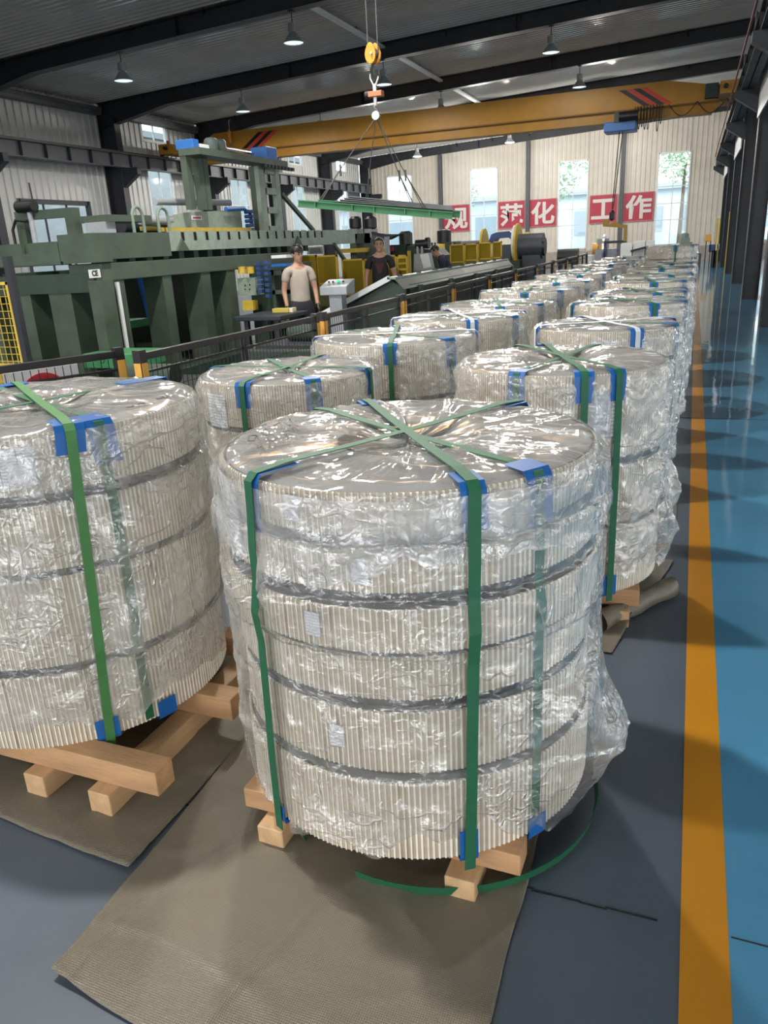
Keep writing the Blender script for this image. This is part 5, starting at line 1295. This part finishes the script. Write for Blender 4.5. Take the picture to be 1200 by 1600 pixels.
for i, (x, y, h) in enumerate(((-16.5, 57, 7.5), (-9.5, 58, 8.5), (-5.2, 56, 9.0), (-1.0, 57, 9.5), (2.8, 58, 9))):
    t = thing('tree', 'leafy tree outside the end wall, ' + ORD[i] + ' from the left', 'tree', (x, y, -.05), 0, 'trees outside the end wall')
    MB().cyl((0, 0, 0), (.1, 0, h * .6), .16, 8, .08).build('trunk', mat('bark', (.15, .11, .08), .8), t)
    mb = MB()
    for k in range(1800):
        a_ = random.uniform(0, 2 * PI); u = random.uniform(-1, 1); rr2 = random.random() ** .4
        c_ = Vector((math.cos(a_) * math.sqrt(1 - u * u) * 2.1 * rr2, math.sin(a_) * math.sqrt(1 - u * u) * 2.1 * rr2, h * .72 + u * 2.4 * rr2))
        n_ = Vector((random.gauss(0, 1), random.gauss(0, 1), random.gauss(0, 1))).normalized(); e_ = n_.orthogonal().normalized() * .12; g_ = n_.cross(e_).normalized() * .07
        mb.add([c_ - e_, c_ - g_, c_ + e_, c_ + g_], [(0, 1, 2, 3)])
    o = mb.build('foliage', LEAF, t, fix=False); o['kind'] = 'stuff'

sh_ = thing('neighbour_shed', 'grey building outside the side wall windows', 'building', (0, 0, 0))
MB().bb(-34, -27, -20, 60, 0, 7.5).build('wall', mat('shed_wall', (.32, .34, .35), .7, var=.1), sh_)
MB().bb(-34.3, -26.7, -20.3, 60.3, 7.5, 7.8).build('roof', mat('shed_roof', (.2, .22, .24), .7), sh_)
# ================================================================ people
SKIN = mat('skin', (.42, .24, .16), .5, var=.06)
HAIR = mat('black_hair', (.012, .011, .011), .45)
def skin_mesh(name, joints, bones, m, vox=.014, extra=None, sub=2):
    """one continuous body grown over connected joints (Skin + Subdivision), then fused with the head by a voxel remesh"""
    idx = {k: i for i, k in enumerate(joints)}
    me = bpy.data.meshes.new(name); me.from_pydata([joints[k][0] for k in joints], [(idx[a], idx[b]) for a, b in bones], [])
    o = bpy.data.objects.new(name, me); COL.objects.link(o)
    o.modifiers.new('skin', 'SKIN')
    lay = me.skin_vertices[0].data
    for k in joints:
        r = joints[k][1]; lay[idx[k]].radius = (r, r) if not isinstance(r, tuple) else r
        lay[idx[k]].use_root = (k == list(joints)[0])
    s = o.modifiers.new('sub', 'SUBSURF'); s.levels = s.render_levels = sub
    bpy.context.view_layer.update(); dg = bpy.context.evaluated_depsgraph_get()
    m1 = bpy.data.meshes.new_from_object(o.evaluated_get(dg)); bpy.data.objects.remove(o)
    if extra is None:
        m1.materials.clear(); m1.materials.append(m)
        for p in m1.polygons: p.use_smooth = True
        return m1
    bm = bmesh.new(); bm.from_mesh(m1); extra(bm)
    bm.to_mesh(m1); bm.free()
    o = bpy.data.objects.new(name, m1); COL.objects.link(o)
    r = o.modifiers.new('fuse', 'REMESH'); r.mode = 'VOXEL'; r.voxel_size = vox
    sm = o.modifiers.new('smooth', 'SMOOTH'); sm.factor = .5; sm.iterations = 3
    bpy.context.view_layer.update(); dg = bpy.context.evaluated_depsgraph_get()
    m2 = bpy.data.meshes.new_from_object(o.evaluated_get(dg)); bpy.data.objects.remove(o); bpy.data.meshes.remove(m1)
    m2.materials.clear(); m2.materials.append(m)
    for p in m2.polygons: p.use_smooth = True
    return m2
def ball(bm, c, r, seg=20):
    M = Matrix.Translation(c) @ Matrix.Diagonal((r[0], r[1], r[2], 1))
    bmesh.ops.create_uvsphere(bm, u_segments=seg, v_segments=14, radius=1, matrix=M)

def person(label, loc, rz, h, pose, shirt, pants, cap=None, gloves=None, print_m=None, bend=0.0):
    """standing figure facing local -Y; metres for a 1.72 m body, scaled to h"""
    t = thing('person', label, 'person', loc, rz)
    k = h / 1.72
    def V(x, y, z): return Vector((x, y, z)) * k
    # bend the trunk forward about the hips
    def B(v):
        if bend == 0 or v.z < .92 * k: return v
        c, s = math.cos(bend), math.sin(bend); z = v.z - .92 * k
        return Vector((v.x, v.y * c - z * s, .92 * k + v.y * s * -0 + z * c))
    J = {}
    def J_(n, v, r): J[n] = (B(v), r * k if not isinstance(r, tuple) else tuple(q * k for q in r))
    J_('pelvis', V(0, 0, .93), (.15, .11)); J_('waist', V(0, 0, 1.08), (.135, .10)); J_('chest', V(0, .0, 1.27), (.155, .11)); J_('neckbase', V(0, .01, 1.42), (.085, .075)); J_('neck', V(0, 0, 1.50), .052); J_('skull', V(0, -.01, 1.58), .06)
    arms = pose.get('arms', {})
    for s, n in ((-1, 'l'), (1, 'r')):
        J_(n + 'sh', V(s * .175, .01, 1.385), .066)
        el = arms.get(n + 'el', (s * .235, .03, 1.10)); wr = arms.get(n + 'wr', (s * .25, -.06, .865))
        J_(n + 'el', V(*el), .043); J_(n + 'wr', V(*wr), .029)
        d = (Vector(wr) - Vector(el)).normalized()
        J_(n + 'palm', V(*(Vector(wr) + d * .06)), (.018, .036))
        J_(n + 'hip', V(s * .09, 0, .86), .098); J_(n + 'kn', V(s * .105, -.02, .49), .06); J_(n + 'an', V(s * .11, .03, .09), .042); J_(n + 'toe', V(s * .125, -.13, .035), .036)
        for fi in range(4):
            off = (fi - 1.5) * .019; ln = (.072, .085, .08, .062)[fi]
            side = Vector((0, 1, 0)) if abs(d.z) > .6 else Vector((1, 0, 0)); curl = Vector((-s * .5, 0, 0)) if abs(d.z) > .6 else Vector((0, 0, -.5))
            b0 = Vector(wr) + d * .085 + side * off; b1 = b0 + d * ln * .55 + curl * .012; b2 = b1 + (d * .7 + curl).normalized() * ln * .5
            J_('%sf%da' % (n, fi), V(*b0), .0095); J_('%sf%db' % (n, fi), V(*b1), .0088); J_('%sf%dc' % (n, fi), V(*b2), .0075)
        th0 = Vector(wr) + d * .035 + (Vector((0, -1, 0)) if abs(d.z) > .6 else Vector((-s, 0, 0))) * .035
        J_(n + 'tha', V(*th0), .011); J_(n + 'thb', V(*(th0 + d * .045 + Vector((0, -.015, 0)))), .009)
    bones = [('pelvis', 'waist'), ('waist', 'chest'), ('chest', 'neckbase'), ('neckbase', 'neck'), ('neck', 'skull')]
    for n in 'lr':
        bones += [('neckbase', n + 'sh'), (n + 'sh', n + 'el'), (n + 'el', n + 'wr'), (n + 'wr', n + 'palm'), ('pelvis', n + 'hip'), (n + 'hip', n + 'kn'), (n + 'kn', n + 'an'), (n + 'an', n + 'toe'), (n + 'palm', n + 'tha'), (n + 'tha', n + 'thb')]
        for fi in range(4): bones += [(n + 'palm', '%sf%da' % (n, fi)), ('%sf%da' % (n, fi), '%sf%db' % (n, fi)), ('%sf%db' % (n, fi), '%sf%dc' % (n, fi))]
    hd = pose.get('head', 0.0); tilt = pose.get('nod', 0.0)
    hc = B(V(0, -.015, 1.615)); Rh = Matrix.Rotation(hd, 3, 'Z') @ Matrix.Rotation(tilt + (bend * .8), 3, 'X')
    def HP(x, y, z): return hc + Rh @ (Vector((x, y, z)) * k)
    def head(bm):
        def sph(c, r):
            M = Matrix.Translation(hc) @ Rh.to_4x4() @ Matrix.Translation(Vector(c) * k) @ Matrix.Diagonal((r[0] * k, r[1] * k, r[2] * k, 1))
            bmesh.ops.create_uvsphere(bm, u_segments=24, v_segments=16, radius=1, matrix=M)
        sph((0, .012, .02), (.076, .093, .09)); sph((0, -.02, -.045), (.058, .07, .07)); sph((0, -.07, -.09), (.028, .022, .02))
        sph((0, -.1, -.015), (.013, .02, .022)); sph((0, -.095, .012), (.009, .014, .03)); sph((0, -.082, -.055), (.024, .012, .008))
        for s in (-1, 1): sph((s * .077, .015, -.005), (.012, .022, .032)); sph((s * .03, -.08, .032), (.022, .012, .007))
    link('body', skin_mesh('body', J, bones, SKIN, .0105 * k, head), t)
    # eyes, brows, mouth
    for s in (-1, 1):
        mb = MB(); c = HP(s * .03, -.083, .008); mb.lathe([(.001, -.008), (.008, -.005), (.010, 0), (.008, .005), (.001, .008)], c, 8); mb.build('eye', mat('eye_dark', (.05, .04, .04), .3), t, True)
        a = HP(s * .015, -.093, .033); b = HP(s * .048, -.084, .035); MB().bar(a, b, .006, .007).build('brow', HAIR, t)
    MB().bar(HP(-.02, -.096, -.055), HP(.02, -.096, -.055), .006, .006).build('mouth', mat('lip', (.3, .12, .1), .5), t)
    # hair: cap of the skull grown outwards
    hm = bmesh.new(); ball(hm, (0, .018, .03), (.085, .1, .1), 24)
    for v in list(hm.verts):
        if v.co.z < (.055 if v.co.y < -.04 else (-.0 if v.co.y < .03 else -.045)): hm.verts.remove(v)
    for v in hm.verts: n = noise.noise(v.co * 30); v.co *= 1 + .05 * n
    for v in hm.verts: v.co = hc + Rh @ (v.co * k)
    me = bpy.data.meshes.new('hair'); hm.to_mesh(me); hm.free(); me.materials.append(HAIR)
    for p in me.polygons: p.use_smooth = True
    o = link('hair', me, t); s_ = o.modifiers.new('t', 'SOLIDIFY'); s_.thickness = .008
    # shirt with short sleeves
    SJ = {}; g = .014
    def S_(n, v, r): SJ[n] = (B(v), tuple(q * k for q in r) if isinstance(r, tuple) else r * k)
    S_('a', V(0, 0, .88), (.168, .128)); S_('b', V(0, 0, .98), (.165, .125)); S_('c', V(0, 0, 1.12), (.155, .118)); S_('d', V(0, 0, 1.28), (.16, .12)); S_('e', V(0, .01, 1.42), (.105, .088)); S_('f', V(0, .005, 1.465), (.068, .066))
    sb_ = [('a', 'b'), ('b', 'c'), ('c', 'd'), ('d', 'e'), ('e', 'f')]
    for s, n in ((-1, 'l'), (1, 'r')):
        el = Vector(arms.get(n + 'el', (s * .235, .03, 1.10))); sh = Vector((s * .175, .01, 1.385)); mid = sh.lerp(el, .62 if not pose.get('long') else 1.0)
        S_(n + '1', V(*sh), .074); S_(n + '2', V(*sh.lerp(mid, .5)), .068); S_(n + '3', V(*mid), .066)
        sb_ += [('e', n + '1'), (n + '1', n + '2'), (n + '2', n + '3')]
        if pose.get('long'):
            wr = Vector(arms.get(n + 'wr', (s * .25, -.06, .865))); S_(n + '4', V(*wr), .05); sb_.append((n + '3', n + '4'))
    link('shirt', skin_mesh('shirt', SJ, sb_, shirt), t)
    PJ = {}
    def P_(n, v, r): PJ[n] = (B(v), tuple(q * k for q in r) if isinstance(r, tuple) else r * k)
    P_('a', V(0, 0, .93), (.19, .15)); P_('a2', V(0, 0, 1.03), (.16, .125)); pb_ = [('a', 'a2')]
    for s, n in ((-1, 'l'), (1, 'r')):
        P_(n + '1', V(s * .09, 0, .84), .13); P_(n + '2', V(s * .105, -.015, .49), .09); P_(n + '3', V(s * .11, .025, .10), .07); pb_ += [('a', n + '1'), (n + '1', n + '2'), (n + '2', n + '3')]
        f = MB(); f.box(V(s * .118, -.05, .035), (.085 * k, .26 * k, .07 * k)); f.build('shoe', RUBBER, t, bevel=.02)
    link('trousers', skin_mesh('trousers', PJ, pb_, pants), t)
    if gloves:
        for n in 'lr':
            for p_ in ('palm',):
                GJ = {'w': (J[n + 'wr'][0].lerp(J[n + 'el'][0], .12), .04 * k), 'p': (J[n + 'palm'][0], (.03 * k, .048 * k))}
                gb = [('w', 'p')]
                for fi in range(4):
                    for c_ in 'abc': GJ['%d%s' % (fi, c_)] = (J['%sf%d%s' % (n, fi, c_)][0], .0125 * k)
                    gb += [('p', '%da' % fi), ('%da' % fi, '%db' % fi), ('%db' % fi, '%dc' % fi)]
                GJ['ta'] = (J[n + 'tha'][0], .015 * k); GJ['tb'] = (J[n + 'thb'][0], .0125 * k); gb += [('p', 'ta'), ('ta', 'tb')]
                link('glove', skin_mesh('glove', GJ, gb, gloves), t)
    if cap:
        mb = MB(); prof_ = [(.093, .03), (.097, .055), (.088, .09), (.06, .118), (.0, .128)]
        mb.lathe(prof_, n=20); mb.add([(math.cos(a_) * .095, math.sin(a_) * .095 - (0 if abs(math.sin(a_)) < 2 else 0), .04) for a_ in [PI + PI * i / 10 for i in range(11)]] + [(math.cos(a_) * .085, math.sin(a_) * .15, .035) for a_ in [PI + PI * i / 10 for i in range(11)]], [(i, i + 1, 12 + i, 11 + i) for i in range(10)])
        mb.v = [tuple(hc + Rh @ (Vector((x, y + .014, z + .012)) * k)) for x, y, z in mb.v]
        o = mb.build('cap', cap, t, True); s_ = o.modifiers.new('t', 'SOLIDIFY'); s_.thickness = .004
    if print_m:
        mb = MB(); n = 6; sil = [(-.07, .08), (.07, .08), (.06, .03), (.04, -.02), (.025, -.08), (-.025, -.08), (-.04, -.02), (-.06, .03)]
        ctr = V(0, -.136, 1.235); mb.add([ctr + Vector((x * k, .0 + abs(x) * .35 * k, z * k)) for x, z in sil], [tuple(range(8))])
        o = mb.build('chest_print', print_m, t); s_ = o.modifiers.new('t', 'SOLIDIFY'); s_.thickness = .003
    return t
CREAM = mat('cream_cotton', (.40, .345, .29), .8, var=.08, vscale=10, bump=.3, bscale=14)
BLKC = mat('black_cotton', (.012, .012, .018), .75, var=.2, vscale=10)
NAVY = mat('navy_workwear', (.015, .018, .045), .75, var=.2, vscale=10)
PANT = mat('dark_work_trousers', (.018, .018, .025), .8)
PANTG = mat('grey_work_trousers', (.25, .23, .22), .8)
p1 = onY(463, 384, 10.5)
person('person in a cream T-shirt, dark cap and black gloves, looking down', (p1.x, 10.5, 0), .7, 1.705, {'head': .35, 'nod': .12, 'arms': {'lel': (-.235, .03, 1.11), 'rel': (.235, .0, 1.11), 'lwr': (-.225, -.07, .88), 'rwr': (.225, -.12, .89)}}, CREAM, PANT, cap=BLACK, gloves=BLACK)
p2 = onY(592, 374, 13.4)
person('person in a black T-shirt with a red chest print facing the camera', (p2.x, 13.4, 0), .3, 1.78, {'head': .05, 'arms': {'lel': (-.245, .02, 1.10), 'rel': (.25, .04, 1.11), 'lwr': (-.25, -.07, .86), 'rwr': (.23, -.1, .9)}}, BLKC, PANT, print_m=mat('dark_red_print', (.07, .01, .014), .7))
p3 = onY(690, 393, 17.6)
person('person in navy workwear bending over beside the grey control desk', (p3.x + .28, 17.6, 0), -PI / 2 + .35, 1.72, {'head': .0, 'nod': .2, 'long': True, 'arms': {'lel': (-.24, -.16, 1.12), 'rel': (.24, -.16, 1.12), 'lwr': (-.16, -.36, .98), 'rwr': (.16, -.36, .98)}}, NAVY, PANT, bend=.62)
